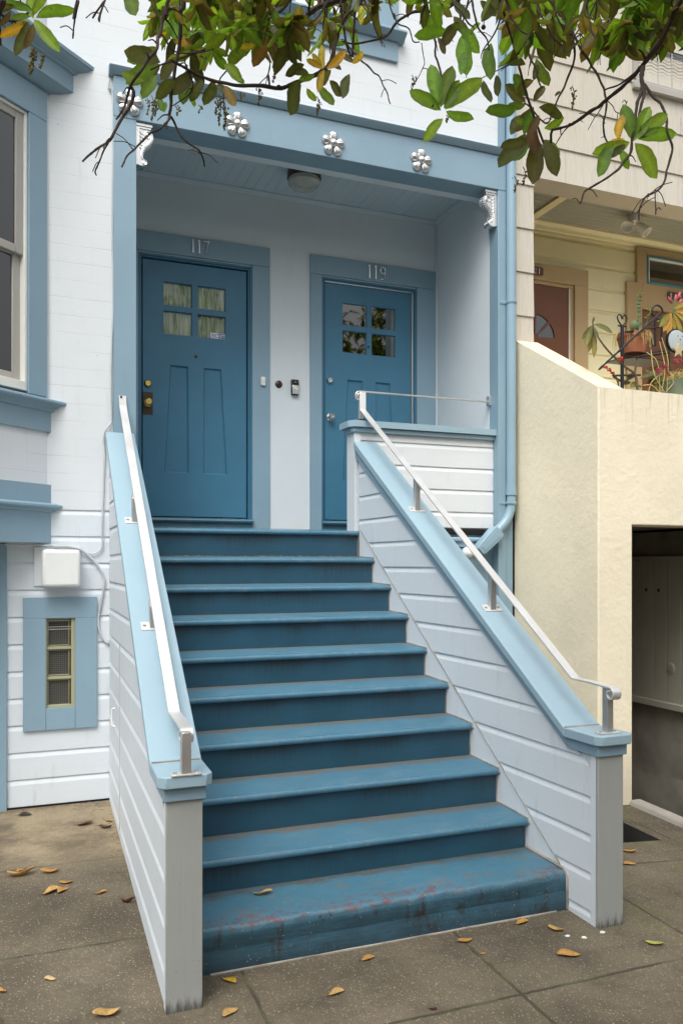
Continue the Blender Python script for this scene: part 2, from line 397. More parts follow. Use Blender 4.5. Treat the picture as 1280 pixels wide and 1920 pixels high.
MT['browndoor'] = paint('red_brown_door_varnish', (0.165, 0.058, 0.022), 0.4, (70, 70, 3), 0.08, 0.1, 0.15, dirtc=(0.06, 0.03, 0.02))
MT['greyceil'] = paint('grey_green_soffit_paint', (0.34, 0.345, 0.30), 0.6, (5, 80, 80), 0.06, 0.6, 0.05)
MT['darkboards'] = paint('grey_board_paint', (0.34, 0.325, 0.27), 0.6, (70, 70, 4), 0.1, 0.5, 0.1)

def concrete():
    m = M('pavement_concrete'); x, y, z = m.xyz()
    big = m.noise(0.9, 6, 0.65); med = m.noise(5, 6, 0.7)
    c = m.mix(m.ramp(big, 0.32, 0.68), (0.066, 0.054, 0.037), (0.160, 0.132, 0.090))
    c = m.mix(m.math('MULTIPLY', m.ramp(med, 0.45, 0.72), 0.6), c, (0.055, 0.047, 0.036))
    # paler trowelled apron beside the house on the left
    ap = m.math('MULTIPLY', m.ramp(y, -1.25, -0.75), m.ramp(x, 1.2, 0.6))
    c = m.mix(m.math('MULTIPLY', ap, 0.8), c, m.mix(m.ramp(m.noise(2.4, 6, 0.7), 0.35, 0.65), (0.13, 0.10, 0.062), (0.33, 0.265, 0.17)))
    c = m.mix(m.math('MULTIPLY', m.math('MULTIPLY', ap, m.ramp(m.noise(3.0, 6, 0.72, m.map((1, 1, 1), (4, 2, 0))), 0.52, 0.66)), 0.7), c, (0.10, 0.082, 0.06))
    # moss near the right post
    mo = m.math('MULTIPLY', m.ramp(m.noise(2.2, 5, 0.7, m.map((1, 1, 1), (1.7, 0.4, 0))), 0.50, 0.66), m.ramp(x, 2.2, 2.8))
    c = m.mix(m.math('MULTIPLY', mo, 0.45), c, (0.12, 0.125, 0.045))
    # aggregate
    v = m.n('ShaderNodeTexVoronoi', Scale=115.0); m.l(m.co, v.inputs['Vector'])
    sp = m.math('MULTIPLY', m.ramp(v.outputs['Distance'], 0.38, 0.18), m.ramp(m.noise(70, 2), 0.47, 0.62))
    sp = m.math('MULTIPLY', sp, m.math('SUBTRACT', 1.0, ap))
    c = m.mix(m.math('MULTIPLY', sp, 0.66), c, (0.52, 0.45, 0.33))
    v2 = m.n('ShaderNodeTexVoronoi', Scale=120.0); m.l(m.map((1, 1, 1), (3, 1, 0)), v2.inputs['Vector'])
    c = m.mix(m.math('MULTIPLY', m.ramp(v2.outputs['Distance'], 0.40, 0.2), 0.5), c, (0.06, 0.052, 0.042))
    # joints
    wob = m.math('MULTIPLY', m.math('SUBTRACT', m.noise(9, 4), 0.5), 0.018)
    def joint(a, off):
        f = m.math('FRACT', m.math('DIVIDE', m.math('ADD', m.math('SUBTRACT', a, off-0.47), wob), 0.94))
        return m.ramp(m.math('ABSOLUTE', m.math('SUBTRACT', f, 0.5)), 0.003, 0.011, 1, 0)
    g = m.math('MAXIMUM', joint(x, -0.12), joint(y, -2.89))
    g = m.math('MULTIPLY', g, m.ramp(m.noise(3.1, 3), 0.3, 0.45, 0.35, 1))
    g = m.math('MULTIPLY', g, m.math('SUBTRACT', 1.0, m.math('MULTIPLY', ap, 0.9)))
    # a wandering crack on the left
    cr = m.math('ADD', m.math('SUBTRACT', x, -0.10), m.math('ADD', m.math('MULTIPLY', m.math('SUBTRACT', m.noise(4.5, 6, 0.7), 0.5), 0.34), m.math('MULTIPLY', y, 0.17)))
    cr = m.math('MULTIPLY', m.ramp(m.math('ABSOLUTE', m.math('ADD', cr, 0.36)), 0.0, 0.007, 1, 0), m.ramp(y, -1.6, -1.9))
    g = m.math('MAXIMUM', g, m.math('MULTIPLY', cr, 0.8))
    c = m.mix(m.math('MULTIPLY', g, 0.75), c, m.mix(m.ramp(m.noise(6, 3), 0.45, 0.6), (0.035, 0.03, 0.022), (0.075, 0.085, 0.03)))
    h = m.math('ADD', m.math('MULTIPLY', med, 0.7), m.math('MULTIPLY', m.noise(130, 3), 0.5))
    h = m.math('ADD', m.math('SUBTRACT', h, m.math('MULTIPLY', g, 1.5)), m.math('MULTIPLY', sp, 0.5))
    return m.done(c, 0.85, m.bump(h, 0.55, 0.006), 0, 0.3)
MT['pave'] = concrete()
MT['asphalt'] = plain('asphalt', (0.05, 0.05, 0.05), 0.9, nscale=160, nb=0.4)
MT['kerb'] = plain('kerb_concrete', (0.27, 0.25, 0.22), 0.85, nscale=50, nb=0.3)
MT['pitdark'] = plain('dark_pit_concrete', (0.03, 0.028, 0.025), 0.8, nscale=20, nb=0.3, var=0.3)  # near black colour for the walls and floor of the pit
MT['caulk'] = plain('dirty_caulk', (0.30, 0.275, 0.24), 0.8, nscale=60, nb=0.3, var=0.35)
MT['alu'] = plain('scuffed_aluminium', (0.70, 0.70, 0.69), 0.40, 0.5, nscale=30, nb=0.05, var=0.08)
MT['alu_dull'] = plain('dull_steel', (0.60, 0.585, 0.56), 0.38, 0.75, nscale=30, nb=0.06, var=0.15)
MT['silver'] = plain('silver_leaf_paint', (0.70, 0.70, 0.69), 0.28, 0.85, nscale=50, nb=0.08, var=0.08)
MT['brass'] = plain('polished_brass', (0.70, 0.50, 0.17), 0.2, 1.0, nscale=40, nb=0.03)
MT['bronze'] = plain('brown_bronze_plate', (0.085, 0.055, 0.04), 0.4, 0.6, nscale=40, nb=0.05)
MT['chrome'] = plain('satin_chrome', (0.72, 0.72, 0.72), 0.2, 1.0, nscale=40, nb=0.02)
MT['iron'] = plain('black_iron', (0.012, 0.012, 0.014), 0.4, 0.0, nscale=80, nb=0.1)
MT['black'] = plain('black_plastic', (0.012, 0.012, 0.013), 0.35, 0.0, nscale=80, nb=0.02)
MT['whiteplastic'] = plain('white_plastic', (0.78, 0.78, 0.76), 0.35, 0.0, nscale=20, nb=0.01, var=0.02)
MT['boxwhite'] = paint('white_metal_box_paint', (0.74, 0.76, 0.745), 0.4, (20, 20, 20), 0.04, 0.9, 0.03, stain=0.12)
MT['vinyl'] = plain('white_vinyl', (0.78, 0.77, 0.72), 0.4, 0.0, nscale=20, nb=0.03, var=0.05)
MT['sash'] = paint('grey_beige_sash_paint', (0.40, 0.385, 0.355), 0.5, (60, 60, 5), 0.06, 0.3, 0.05)
MT['pipe'] = paint('light_blue_pipe_paint', (0.26, 0.39, 0.48), 0.36, (8, 8, 8), 0.03, 0.3, 0.05, chip=0.1)
MT['rubber'] = plain('cable_sheath', (0.50, 0.53, 0.55), 0.5, 0.0, nscale=30, nb=0.05, var=0.12)
MT['darkgap'] = plain('black_gap', (0.006, 0.006, 0.006), 0.95, 0.0)
MT['interior'] = plain('dark_room', (0.02, 0.018, 0.016), 0.9, 0.0)
MT['terracotta'] = plain('terracotta', (0.40, 0.15, 0.075), 0.8, 0.0, nscale=25, nb=0.15, var=0.2)
MT['greenpot'] = plain('grey_green_glaze', (0.14, 0.19, 0.14), 0.5, 0.0, nscale=12, nb=0.1, var=0.3)
MT['soil'] = plain('dry_straw_soil', (0.33, 0.25, 0.13), 0.9, 0.0, nscale=60, nb=0.6, var=0.4)
MT['stem'] = plain('brown_stem', (0.12, 0.085, 0.045), 0.8, 0.0, nscale=60, nb=0.3, var=0.3)
MT['straw'] = plain('straw_stalk', (0.50, 0.40, 0.15), 0.8, 0.0, nscale=60, nb=0.2, var=0.2)
MT['red'] = plain('red_petal', (0.50, 0.015, 0.02), 0.5, 0.0, nscale=40, nb=0.1, var=0.2)
MT['pinkred'] = plain('dusty_pink_succulent', (0.36, 0.075, 0.095), 0.5, 0.0, nscale=40, nb=0.1, var=0.3)
MT['cactus'] = plain('cactus_green', (0.10, 0.135, 0.055), 0.7, 0.0, nscale=90, nb=0.5, var=0.3)
MT['blueframe'] = plain('blue_window_paint', (0.06, 0.25, 0.38), 0.45, 0.0, nscale=40, nb=0.05)
MT['stickerblue'] = plain('sticker_blue', (0.03, 0.08, 0.30), 0.4, 0.0, nscale=10, nb=0.0, var=0.02)
MT['brownplaque'] = plain('brown_plaque', (0.12, 0.04, 0.025), 0.4, 0.0, nscale=30, nb=0.05)

def glass(name, tint=(1, 1, 1), refl=1.0, rough=0.02):
    m = M(name); m.nt.nodes.remove(m.p)
    tr = m.n('ShaderNodeBsdfTransparent'); tr.inputs[0].default_value = (*tint, 1)
    gl = m.n('ShaderNodeBsdfGlossy', Roughness=rough); fr = m.n('ShaderNodeFresnel', IOR=1.52)
    mx = m.n('ShaderNodeMixShader')
    m.l(m.math('MULTIPLY', fr.outputs[0], refl), mx.inputs[0]); m.l(tr.outputs[0], mx.inputs[1]); m.l(gl.outputs[0], mx.inputs[2])
    m.l(mx.outputs[0], m.out.inputs[0]); return m.m
MT['glass'] = glass('window_glass', (0.90, 0.94, 0.92), 1.1)
MT['mirrorglass'] = glass('dark_window_glass', (0.10, 0.10, 0.10), 4.0)
MT['bayglass'] = glass('old_window_glass', (0.42, 0.44, 0.44), 3.4)
MT['lampglass'] = plain('ribbed_lamp_glass', (0.60, 0.62, 0.58), 0.12, 0.0, nscale=20, nb=0.02, **{'Transmission Weight': 0.3})
def curtain():
    m = M('pleated_curtain'); n = m.noise(1.0, 4, 0.6, m.map((26, 1, 2.5)))
    c = m.mix(m.ramp(n, 0.3, 0.7), (0.48, 0.50, 0.36), (0.86, 0.87, 0.72))
    return m.done(c, 0.9)
MT['curtain'] = curtain()
def blockglass():
    m = M('wired_window_glass'); x, y, z = m.xyz()
    def ln(a, sp, w): return m.ramp(m.math('ABSOLUTE', m.math('SUBTRACT', m.math('FRACT', m.math('DIVIDE', a, sp)), 0.5)), w, w+0.05, 1, 0)
    g = m.math('MAXIMUM', ln(x, 0.0125, 0.03), ln(z, 0.0125, 0.03))
    c = m.mix(m.math('MULTIPLY', g, 0.45), (0.045, 0.043, 0.038), (0.30, 0.30, 0.26))
    dust = m.ramp(m.noise(14, 5, 0.7, m.map((0.4, 1, 3))), 0.55, 0.8)
    c = m.mix(m.math('MULTIPLY', dust, 0.35), c, (0.22, 0.21, 0.18))
    return m.done(c, 0.18, None, 0, 0.6)
MT['blockglass'] = blockglass()
def leafmat(name, trans=0.46):
    m = M(name); m.nt.nodes.remove(m.p)
    a = m.n('ShaderNodeAttribute', attribute_name='tint'); n1 = m.noise(30, 5, 0.7); n2 = m.noise(160, 3, 0.6)
    c = m.mix(m.math('MULTIPLY', m.ramp(n1, 0.56, 0.74), 0.30), a.outputs['Color'], (0.09, 0.05, 0.012))
    c = m.mix(m.math('MULTIPLY', m.ramp(n2, 0.62, 0.70), 0.55), c, (0.04, 0.025, 0.01))
    c = m.mix(m.math('MULTIPLY', m.ramp(m.noise(75, 4, 0.7), 0.35, 0.65), 0.35), c, m.mix(1.0, c, (0.55, 0.55, 0.6), 'MULTIPLY'))
    p = m.n('ShaderNodeBsdfPrincipled', Roughness=0.52); m.l(c, p.inputs['Base Color'])
    m.l(m.bump(n1, 0.15, 0.002), p.inputs['Normal'])
    t = m.n('ShaderNodeBsdfTranslucent'); m.l(m.mix(1.0, c, (2.3, 2.1, 1.0), 'MULTIPLY'), t.inputs[0])
    mx = m.n('ShaderNodeMixShader'); mx.inputs[0].default_value = trans
    m.l(p.outputs[0], mx.inputs[1]); m.l(t.outputs[0], mx.inputs[2]); m.l(mx.outputs[0], m.out.inputs[0]); return m.m
MT['leaf'] = leafmat('leaf'); MT['dryleaf'] = leafmat('dry_leaf', 0.15)
MT['bark'] = plain('dark_bark', (0.045, 0.028, 0.02), 0.85, 0.0, nscale=70, nb=0.6, var=0.35)
# ================================================================== ground
def gz(x, y):
    z = 0.078+0.030*max(-7.4, min(y, 0.0))
    if x > 2.6: z -= 0.07*(min(x, 5.2)-2.6)
    return z
def ground():
    bm = B()
    xs = [-10, -6, -3, -1, 0, 0.5, 1, 1.5, 2, 2.6, 3.0, 3.3, 3.56, 3.78, 4.0, 4.5, 4.95, 5.2, 8, 14]
    ys = [-7.4, -6, -5, -4, -3, -2.4, -2.0, -1.65, -1.33, -0.99, -0.5, 0.05]
    V = {}
    def vt(x, y):
        if (x, y) not in V: V[(x, y)] = bm.verts.new((x, y, gz(x, y)))
        return V[(x, y)]
    for x0, x1 in zip(xs, xs[1:]):
        for y0, y1 in zip(ys, ys[1:]):
            if x0 >= 3.0 and x1 <= 3.56 and y0 >= -1.65 and y1 <= -1.33: continue
            if x0 >= 4.0 and x1 <= 4.95 and y0 >= -2.4: continue
            if x0 >= 4.95 and y0 >= -0.99: continue
            if x0 >= 4.0 and x1 <= 4.95 and y0 >= -2.4: continue
            bm.faces.new((vt(x0, y0), vt(x1, y0), vt(x1, y1), vt(x0, y1)))
    o = obj('pavement', bm, MT['pave'], sm=False); tag(o, kind='structure')
    # pit by the right-hand post: four walls and a floor
    bm = B(); x0, x1, y0, y1 = 3.0, 3.56, -1.65, -1.33
    c = [(x0, y0), (x1, y0), (x1, y1), (x0, y1)]
    for (a, b) in zip(c, c[1:]+c[:1]):
        quad(bm, [(*a, gz(*a)), (*b, gz(*b)), (*b, -0.5), (*a, -0.5)])
    quad(bm, [(*q, -0.42) for q in c])
    o = obj('pit', bm, MT['pitdark'], sm=False); tag(o, kind='structure')
    # sunken drive under the neighbouring house, its kerb on the left
    bm = B()
    quad(bm, [(4.0, -2.4, gz(4.0, -2.4)), (4.95, -2.4, gz(4.95, -2.4)), (4.95, -0.9, -0.42), (4.0, -0.9, -0.42)])
    quad(bm, [(4.0, -0.9, -0.42), (4.95, -0.9, -0.42), (4.95, 2.5, -0.75), (4.0, 2.5, -0.75)])
    quad(bm, [(4.0, -2.4, gz(4.0, -2.4)), (4.0, 2.5, gz(4.0, 0)), (4.0, 2.5, -1), (4.0, -2.4, -1)])
    quad(bm, [(4.95, -2.4, gz(4.95, -2.4)), (4.95, 2.5, gz(4.95, 0)), (4.95, 2.5, -1), (4.95, -2.4, -1)])
    o = obj('driveway', bm, MT['undercroft'], sm=False); tag(o, kind='structure')
    bm = B(); pts = []
    box(bm, -10, 14, -7.62, -7.40, -0.4, gz(0, -7.4)+0.004)
    o = obj('kerb', bm, MT['kerb'], bevel=0.015); tag(o, kind='structure')
    bm = B(); quad(bm, [(-60, -60, -0.30), (60, -60, -0.30), (60, -7.55, -0.30), (-60, -7.55, -0.30)])
    o = obj('road', bm, MT['asphalt'], sm=False); tag(o, kind='structure')
ground()
bm = B()
for i in range(9):
    y = -2.38+i*0.165
    pass
prism(bm, [(3.88, -2.6, gz(3.88, -2.6)-0.02), (3.99, -2.6, gz(3.99, -2.6)-0.02), (3.99, -2.6, gz(3.9, -2.6)+0.03), (3.90, -2.6, gz(3.9, -2.6)+0.03)], (0, 1.62, 0.05))
o = obj('drive_kerb', bm, MT['kerb'], bevel=0.012); tag(o, kind='structure')

# ================================================================== the blue house
HX1 = 3.605
house = thing('house', 'white and pale blue wooden house with a recessed two door porch above steps', 'house')
LINE = 1.44-0.1692*8           # phase of the horizontal boards
ZF = 1.947                     # flush boards start here
# --- walls
bm = B()
box(bm, -6, 0.60, 0.0, 0.25, ZF, 7.2)
box(bm, 0.60, 3.53, 0.0, 0.25, 4.50, 7.2)
o_wall = obj('flush_board_wall', bm, MT['flush'], house, sm=False)
bm = B()
bwx0, bwx1, bwz0, bwz1 = at(86, 1160, Y=-.02).x, at(141, 1326, Y=-.02).x, at(141, 1326, Y=-.02).z, at(86, 1160, Y=-.02).z
for (xa, xb, za, zb) in ((-6, bwx0, -.1, ZF-.002), (bwx1, .75, -.1, ZF-.002), (bwx0, bwx1, -.1, bwz0), (bwx0, bwx1, bwz1, ZF-.002)): box(bm, xa, xb, 0.012, 0.25, za, zb)
for (xa, xb, za, zb) in ((-.06, bwx0, gz(0, 0)-.02, ZF), (bwx1, .60, gz(0, 0)-.02, ZF), (bwx0, bwx1, gz(0, 0)-.02, bwz0), (bwx0, bwx1, bwz1, ZF)): siding(bm, (xa, 0.0), (xb, 0.0), (0, -1), za, zb, LINE, wob=0.0)
obj('drop_siding_wall', bm, MT['side'], house, sm=False)
bm = B(); box(bm, -6, HX1, 1.4, 8.0, -0.3, 7.15); box(bm, -6, -5.8, 0.25, 1.4, -0.3, 7.15); box(bm, 3.535, HX1, 0.03, 1.4, -0.3, 7.15)
box(bm, -5.8, 3.535, 0.25, 1.4, 6.9, 7.15)
obj('house_body', bm, MT['white'], house, sm=False)
# basement board at the far left, pilaster, corner board
bm = B(); box(bm, -0.42, -0.052, -0.022, 0.02, gz(0, 0)-0.04, 1.728); obj('corner_board', bm, MT['trim'], house, bevel=0.003)
bm = B(); box(bm, 0.584, 0.728, -0.028, 0.10, 2.40, 4.49); obj('porch_post', bm, MT['trim'], house, bevel=0.003)
bm = B(); box(bm, 3.4595, 3.5285, -0.028, 0.10, 0.9, 4.49); box(bm, 3.5285, 3.606, -0.004, 0.03, 0.02, 7.15); box(bm, 3.4705, 3.5275, -0.018, 0.0, 4.80, 7.15)
obj('corner_board', bm, MT['trim'], house, bevel=0.003)
# --- porch beam with its drip moulding
bm = B(); box(bm, 0.584, 3.5285, -0.030, 0.159, 4.491, 4.756); obj('porch_beam', bm, MT['trimh'], house, bevel=0.004)
bm = B()
prism(bm, [(0.555, -0.0005, 4.757), (0.555, -0.04, 4.757), (0.555, -0.065, 4.785), (0.555, -0.072, 4.800), (0.555, -0.05, 4.806), (0.555, -0.0005, 4.822)], (3.005, 0, 0))
obj('drip_moulding', bm, MT['trimh'], house, ang=0.4)
# --- porch interior
PB = 0.979
d1 = (at(268, 478, Y=.959).x, at(465, 503, Y=.959).x); d2 = (at(611, 527, Y=.959).x, at(775, 550, Y=.959).x)
ZD = 3.975; ZS = 1.965; LZ = 1.892
bm = B()
for x0, x1 in ((0.60, d1[0]-.03), (d1[1]+.03, d2[0]-.03), (d2[1]+.03, 3.53)): box(bm, x0, x1, PB, 1.3, 1.7, 4.7)
for x0, x1 in ((d1[0]-.03, d1[1]+.03), (d2[0]-.03, d2[1]+.03)): box(bm, x0, x1, PB, 1.3, ZD+.03, 4.7)
box(bm, 0.60, 0.70, 0.10, PB, 1.7, 4.7)
box(bm, 3.4595, 3.53, 0.10, PB, 1.7, 4.7)
obj('porch_wall', bm, MT['porch'], house, sm=False)
bm = B()
CZ = 4.628; x = 0.70
while x < 3.455:
    x2 = min(x+0.083, 3.4585)
    prism(bm, [(x, .16, CZ+.003), (x+.003, .16, CZ), (x2-.003, .16, CZ), (x2, .16, CZ+.003), (x2, .16, CZ+.03), (x, .16, CZ+.03)], (0, PB-.16, 0))
    x = x2
obj('porch_ceiling', bm, MT['ceil'], house, sm=False)
bm = B()
prof = lambda a, b: [(a, b), (a, b-.035), (a-.012, b-.035), (a-.035, b-.012), (a-.035, b)]
prism(bm, [(0.70, yy, zz) for yy, zz in prof(PB-.0005, CZ-.0005)], (2.759, 0, 0))
prism(bm, [(xx, 0.16, zz) for xx, zz in prof(3.4588, CZ-.001)], (0, PB-.16-.036, 0))
prism(bm, [(3.4588, PB-.022, 1.86), (3.4588, PB-.0005, 1.86), (3.440, PB-.0005, 1.86), (3.444, PB-.012, 1.86)], (0, 0, CZ-1.9))
obj('cove_moulding', bm, MT['ceil'], house)

def faceplate(bm, outer, holes, y, mi=0):
    es = []
    for loop in [outer]+holes:
        vs = [bm.verts.new((p[0], y, p[1])) for p in loop]
        for a, b in zip(vs, vs[1:]+vs[:1]): es.append(bm.edges.new((a, b)))
    r = bmesh.ops.triangle_fill(bm, edges=es, use_beauty=True, use_dissolve=False, normal=(0, -1, 0))
    fs = [g for g in r['geom'] if isinstance(g, bmesh.types.BMFace)]
    for f in fs:
        f.normal_update()
        if f.normal.y > 0: f.normal_flip()
        f.material_index = mi
def rct(x0, x1, z0, z1): return [(x0, z0), (x1, z0), (x1, z1), (x0, z1)]
def inset2(poly, d):
    cx = sum(p[0] for p in poly)/len(poly); cz = sum(p[1] for p in poly)/len(poly); out = []
    n = len(poly)
    for i in range(n):
        a, b, c = Vector(poly[i-1]), Vector(poly[i]), Vector(poly[(i+1) % n])
        n1 = (b-a).normalized(); n1 = Vector((-n1.y, n1.x)); n2 = (c-b).normalized(); n2 = Vector((-n2.y, n2.x))
        h = (n1+n2); h = h/max(0.3, h.dot(n1)); out.append(tuple(b+h*d))
    return out
def pocket(bm, loop, y0, steps):
    """steps: list of (inset, y); makes the stepped walls of a recess and its floor"""
    rings = [[(p[0], y0, p[1]) for p in loop]]
    for d, y in steps: rings.append([(p[0], y, p[1]) for p in (inset2(loop, d) if d else loop)])
    n = len(loop)
    for a, b in zip(rings, rings[1:]):
        for i in range(n): quad(bm, [a[i], a[(i+1) % n], b[(i+1) % n], b[i]])
    return rings[-1]
DY = 1.000                      # face of the door leaves
def uv2(u, v): p = at(u, v, Y=DY); return (p.x, p.z)
def make_door(x0, x1, panes, panels, label):
    z0, z1 = ZS+.012, ZD
    d = None
    bm = B(); outer = rct(x0+.004, x1-.004, z0, z1-.004)
    holes = panes+panels
    faceplate(bm, outer, holes, DY)
    for q in panels:
        r = pocket(bm, q, DY, [(0.0, DY+.004), (0.010, DY+.0155), (0.012, DY+.0155)]); quad(bm, r[::-1])
        f = bm.faces[-1] if False else None
    for q in panes: pocket(bm, q, DY, [(0.004, DY+.010), (0.006, DY+.040)])
    box(bm, x0+.004, x0+.03, DY+.0005, DY+.045, z0, z1-.004); box(bm, x1-.03, x1-.004, DY+.0005, DY+.045, z0, z1-.004)
    box(bm, x0+.03, x1-.03, DY+.0005, DY+.045, z1-.03, z1-.004); box(bm, x0+.03, x1-.03, DY+.018, DY+.045, z0, panes[0][0][1]-.01 if panes else z1)
    bmesh.ops.recalc_face_normals(bm, faces=[f for f in bm.faces if abs(f.normal.y) > 0.99 and False])
    for f in bm.faces: f.normal_update()
    for f in bm.faces:
        if f.normal.y > 0.5 and f.calc_center_median().y < DY+.02: f.normal_flip()
    d = obj('door', bm, MT['door'], house, sm=False)
    if label: d['label'] = label
    return d
def panel_quad(tl, tr, br, bl): return [uv2(*bl), uv2(*br), uv2(*tr), uv2(*tl)]
def regular(tlx, trx, blx, brx, zt, zb): return [(blx, zb), (brx, zb), (trx, zt), (tlx, zt)]
def grid_panes(wx, wz, mun):
    (a, b), (zb, zt) = wx, wz; mx, mz = (a+b)/2, (zb+zt)/2
    return [rct(a, mx-mun, zb, mz-mun), rct(mx+mun, b, zb, mz-mun), rct(a, mx-mun, mz+mun, zt), rct(mx+mun, b, mz+mun, zt)]
# door 117
wa, wb = uv2(306, 580), uv2(423, 580); zt = uv2(365, 534)[1]; zb = uv2(365, 631)[1]
p1 = grid_panes((wa[0], wb[0]), (zb, zt), .022)
pt, pb = uv2(365, 688)[1], uv2(365, 888)[1]
pn1 = [regular(uv2(319, 0)[0], uv2(353, 0)[0], uv2(308, 0)[0], uv2(354, 0)[0], pt, pb), regular(uv2(382, 0)[0], uv2(415, 0)[0], uv2(381, 0)[0], uv2(426, 0)[0], pt, pb)]
door1 = make_door(d1[0], d1[1], p1, pn1, 'dark blue panelled door with curtained panes and brass knob')
# door 119
wa, wb = uv2(642, 580), uv2(741, 580); zt2 = uv2(690, 573)[1]; zb2 = uv2(690, 665)[1]
p2 = grid_panes((wa[0], wb[0]), (zb2, zt2), .022)
pt, pb = uv2(690, 715)[1], uv2(650, 903)[1]
w_ = d2[1]-d2[0]
def r1(x): return d2[0]+(x-d1[0])*w_/(d1[1]-d1[0])
pn2 = [[(r1(a), pt if i > 1 else pb) for i, (a, b) in enumerate(q)] for q in pn1]
door2 = make_door(d2[0], d2[1], p2, pn2, 'dark blue panelled door with dark reflecting panes and steel knob')
for dr, ps, gl in ((door1, p1, 'glass'), (door2, p2, 'mirrorglass')):
    for q in ps:
        bm = B(); box(bm, q[0][0]-.002, q[1][0]+.002, DY+.016, DY+.020, q[0][1]-.002, q[2][1]+.002)
        obj('window_pane', bm, MT[gl], dr, sm=False)
bm = B()                         # curtain with real pleats behind the panes of 117
xs = [p1[0][0][0]-.03+i*(p1[1][1][0]-p1[0][0][0]+.06)/140 for i in range(141)]
for a, b in zip(range(140), range(1, 141)):
    f = lambda i: DY+.036+.007*math.sin(i*1.15)+.004*math.sin(i*0.47+1)
    quad(bm, [(xs[a], f(a), zb-.05), (xs[b], f(b), zb-.05), (xs[b], f(b), zt+.05), (xs[a], f(a), zt+.05)])
obj('curtain', bm, MT['curtain'], door1)
bm = B()
for (x0, x1) in (d1, d2): box(bm, x0-.02, x1+.02, 1.20, 1.24, 1.8, 4.0)
obj('dark_hall', bm, MT['interior'], house, sm=False)
# sticker with its letters on the lower right pane of 117
q = p1[1]; sx1 = q[1][0]-.004; sx0 = sx1-.115; sz0 = q[0][1]+.006; sz1 = sz0+.043
bm = B(); box(bm, sx0, sx1, DY+.012, DY+.0150, sz0, sz1)
stk = obj('sticker', bm, MT['whiteplastic'], door1, sm=False)
bm = B(); box(bm, sx0+.062, sx1-.004, DY+.0105, DY+.0125, sz0+.004, sz1-.004)
for k in range(3): box(bm, sx0+.006, sx0+.056-(k == 1)*.012, DY+.0105, DY+.0125, sz0+.008+k*.011, sz0+.012+k*.011)
obj('sticker_print', bm, MT['stickerblue'], stk, sm=False)
def text_bm(s, size, depth, origin, ax=(1, 0, 0), up=(0, 0, 1), bold=0.0, sx=1.0, shear=0.0):
    cu = bpy.data.curves.new('t', 'FONT'); cu.body = s; cu.size = size; cu.extrude = depth/2; cu.offset = bold; cu.resolution_u = 4; cu.shear = shear
    to = bpy.data.objects.new('t', cu); COL.objects.link(to)
    dg = bpy.context.evaluated_depsgraph_get(); me = bpy.data.meshes.new_from_object(to.evaluated_get(dg))
    bm = B(); bm.from_mesh(me); bpy.data.objects.remove(to); bpy.data.meshes.remove(me); bpy.data.curves.remove(cu)
    ax, up = Vector(ax), Vector(up); nn = ax.cross(up)
    for v in bm.verts:
        c = v.co.copy(); v.co = Vector(origin)+ax*c.x*sx+up*c.y+nn*c.z
    return bm
bm = text_bm('ADT', .032, .002, (sx0+.0635, DY+.0100, sz0+.0105), sx=.72, shear=.2, bold=.0006)
obj('sticker_letters', bm, MT['whiteplastic'], stk, sm=False)

# frames, sills
def door_frame(x0, x1, xo0, xo1, ztop, parent):
    fr = None
    bm = B(); zi = ZD+.045; bi = .035
    if xo0 is not None: box(bm, xo0, x0-bi, .959, PB+.01, 1.85, zi)
    if xo1 is not None: box(bm, x1+bi, xo1, .959, PB+.01, 1.85, zi)
    box(bm, xo0 if xo0 is not None else x0-.14, xo1, .957, PB+.01, zi+.0015, ztop)
    fr = obj('door_frame', bm, MT['trim'], parent, bevel=0.003)
    bm = B()
    for k, (wd, yy) in enumerate(((bi, .972), (bi*.62, .985))):
        box(bm, x0-wd, x0-wd+.015, yy, 1.08, ZS, zi-.01-.006*k); box(bm, x1+wd-.015, x1+wd, yy, 1.08, ZS, zi-.01-.006*k)
        box(bm, x0-wd+.0155, x1+wd-.0155, yy, 1.08, zi-.026-.012*k, zi-.010-.012*k)
    obj('door_jamb', bm, MT['door'], fr, bevel=0.002)
    bm = B()
    prism(bm, [(x0-bi-.004, 1.06, ZS+.01), (x0-bi-.004, .945, ZS-.004), (x0-bi-.004, .925, ZS-.010), (x0-bi-.004, .920, ZS-.020), (x0-bi-.004, .926, ZS-.032), (x0-bi-.004, 1.06, ZS-.032)], (x1-x0+2*bi+.008, 0, 0))
    box(bm, x0-bi, x1+bi, .952, 1.06, 1.80, ZS-.0325)
    obj('door_sill', bm, MT['tread'], fr, org=(0, .92, ZS), ang=.5)
    return fr
fr1 = door_frame(d1[0], d1[1], .735, 1.924, 4.177, house)
fr2 = door_frame(d2[0], d2[1], 2.273, 3.438, 4.180, house)
bm = B(); box(bm, d2[1]-.002, d2[1]+.016, .985, 1.02, ZS+.01, ZD); box(bm, d2[0], d2[1]-.0025, .988, 1.02, ZD-.002, ZD+.012)
obj('weather_strip', bm, MT['alu_dull'], fr2, bevel=.002)
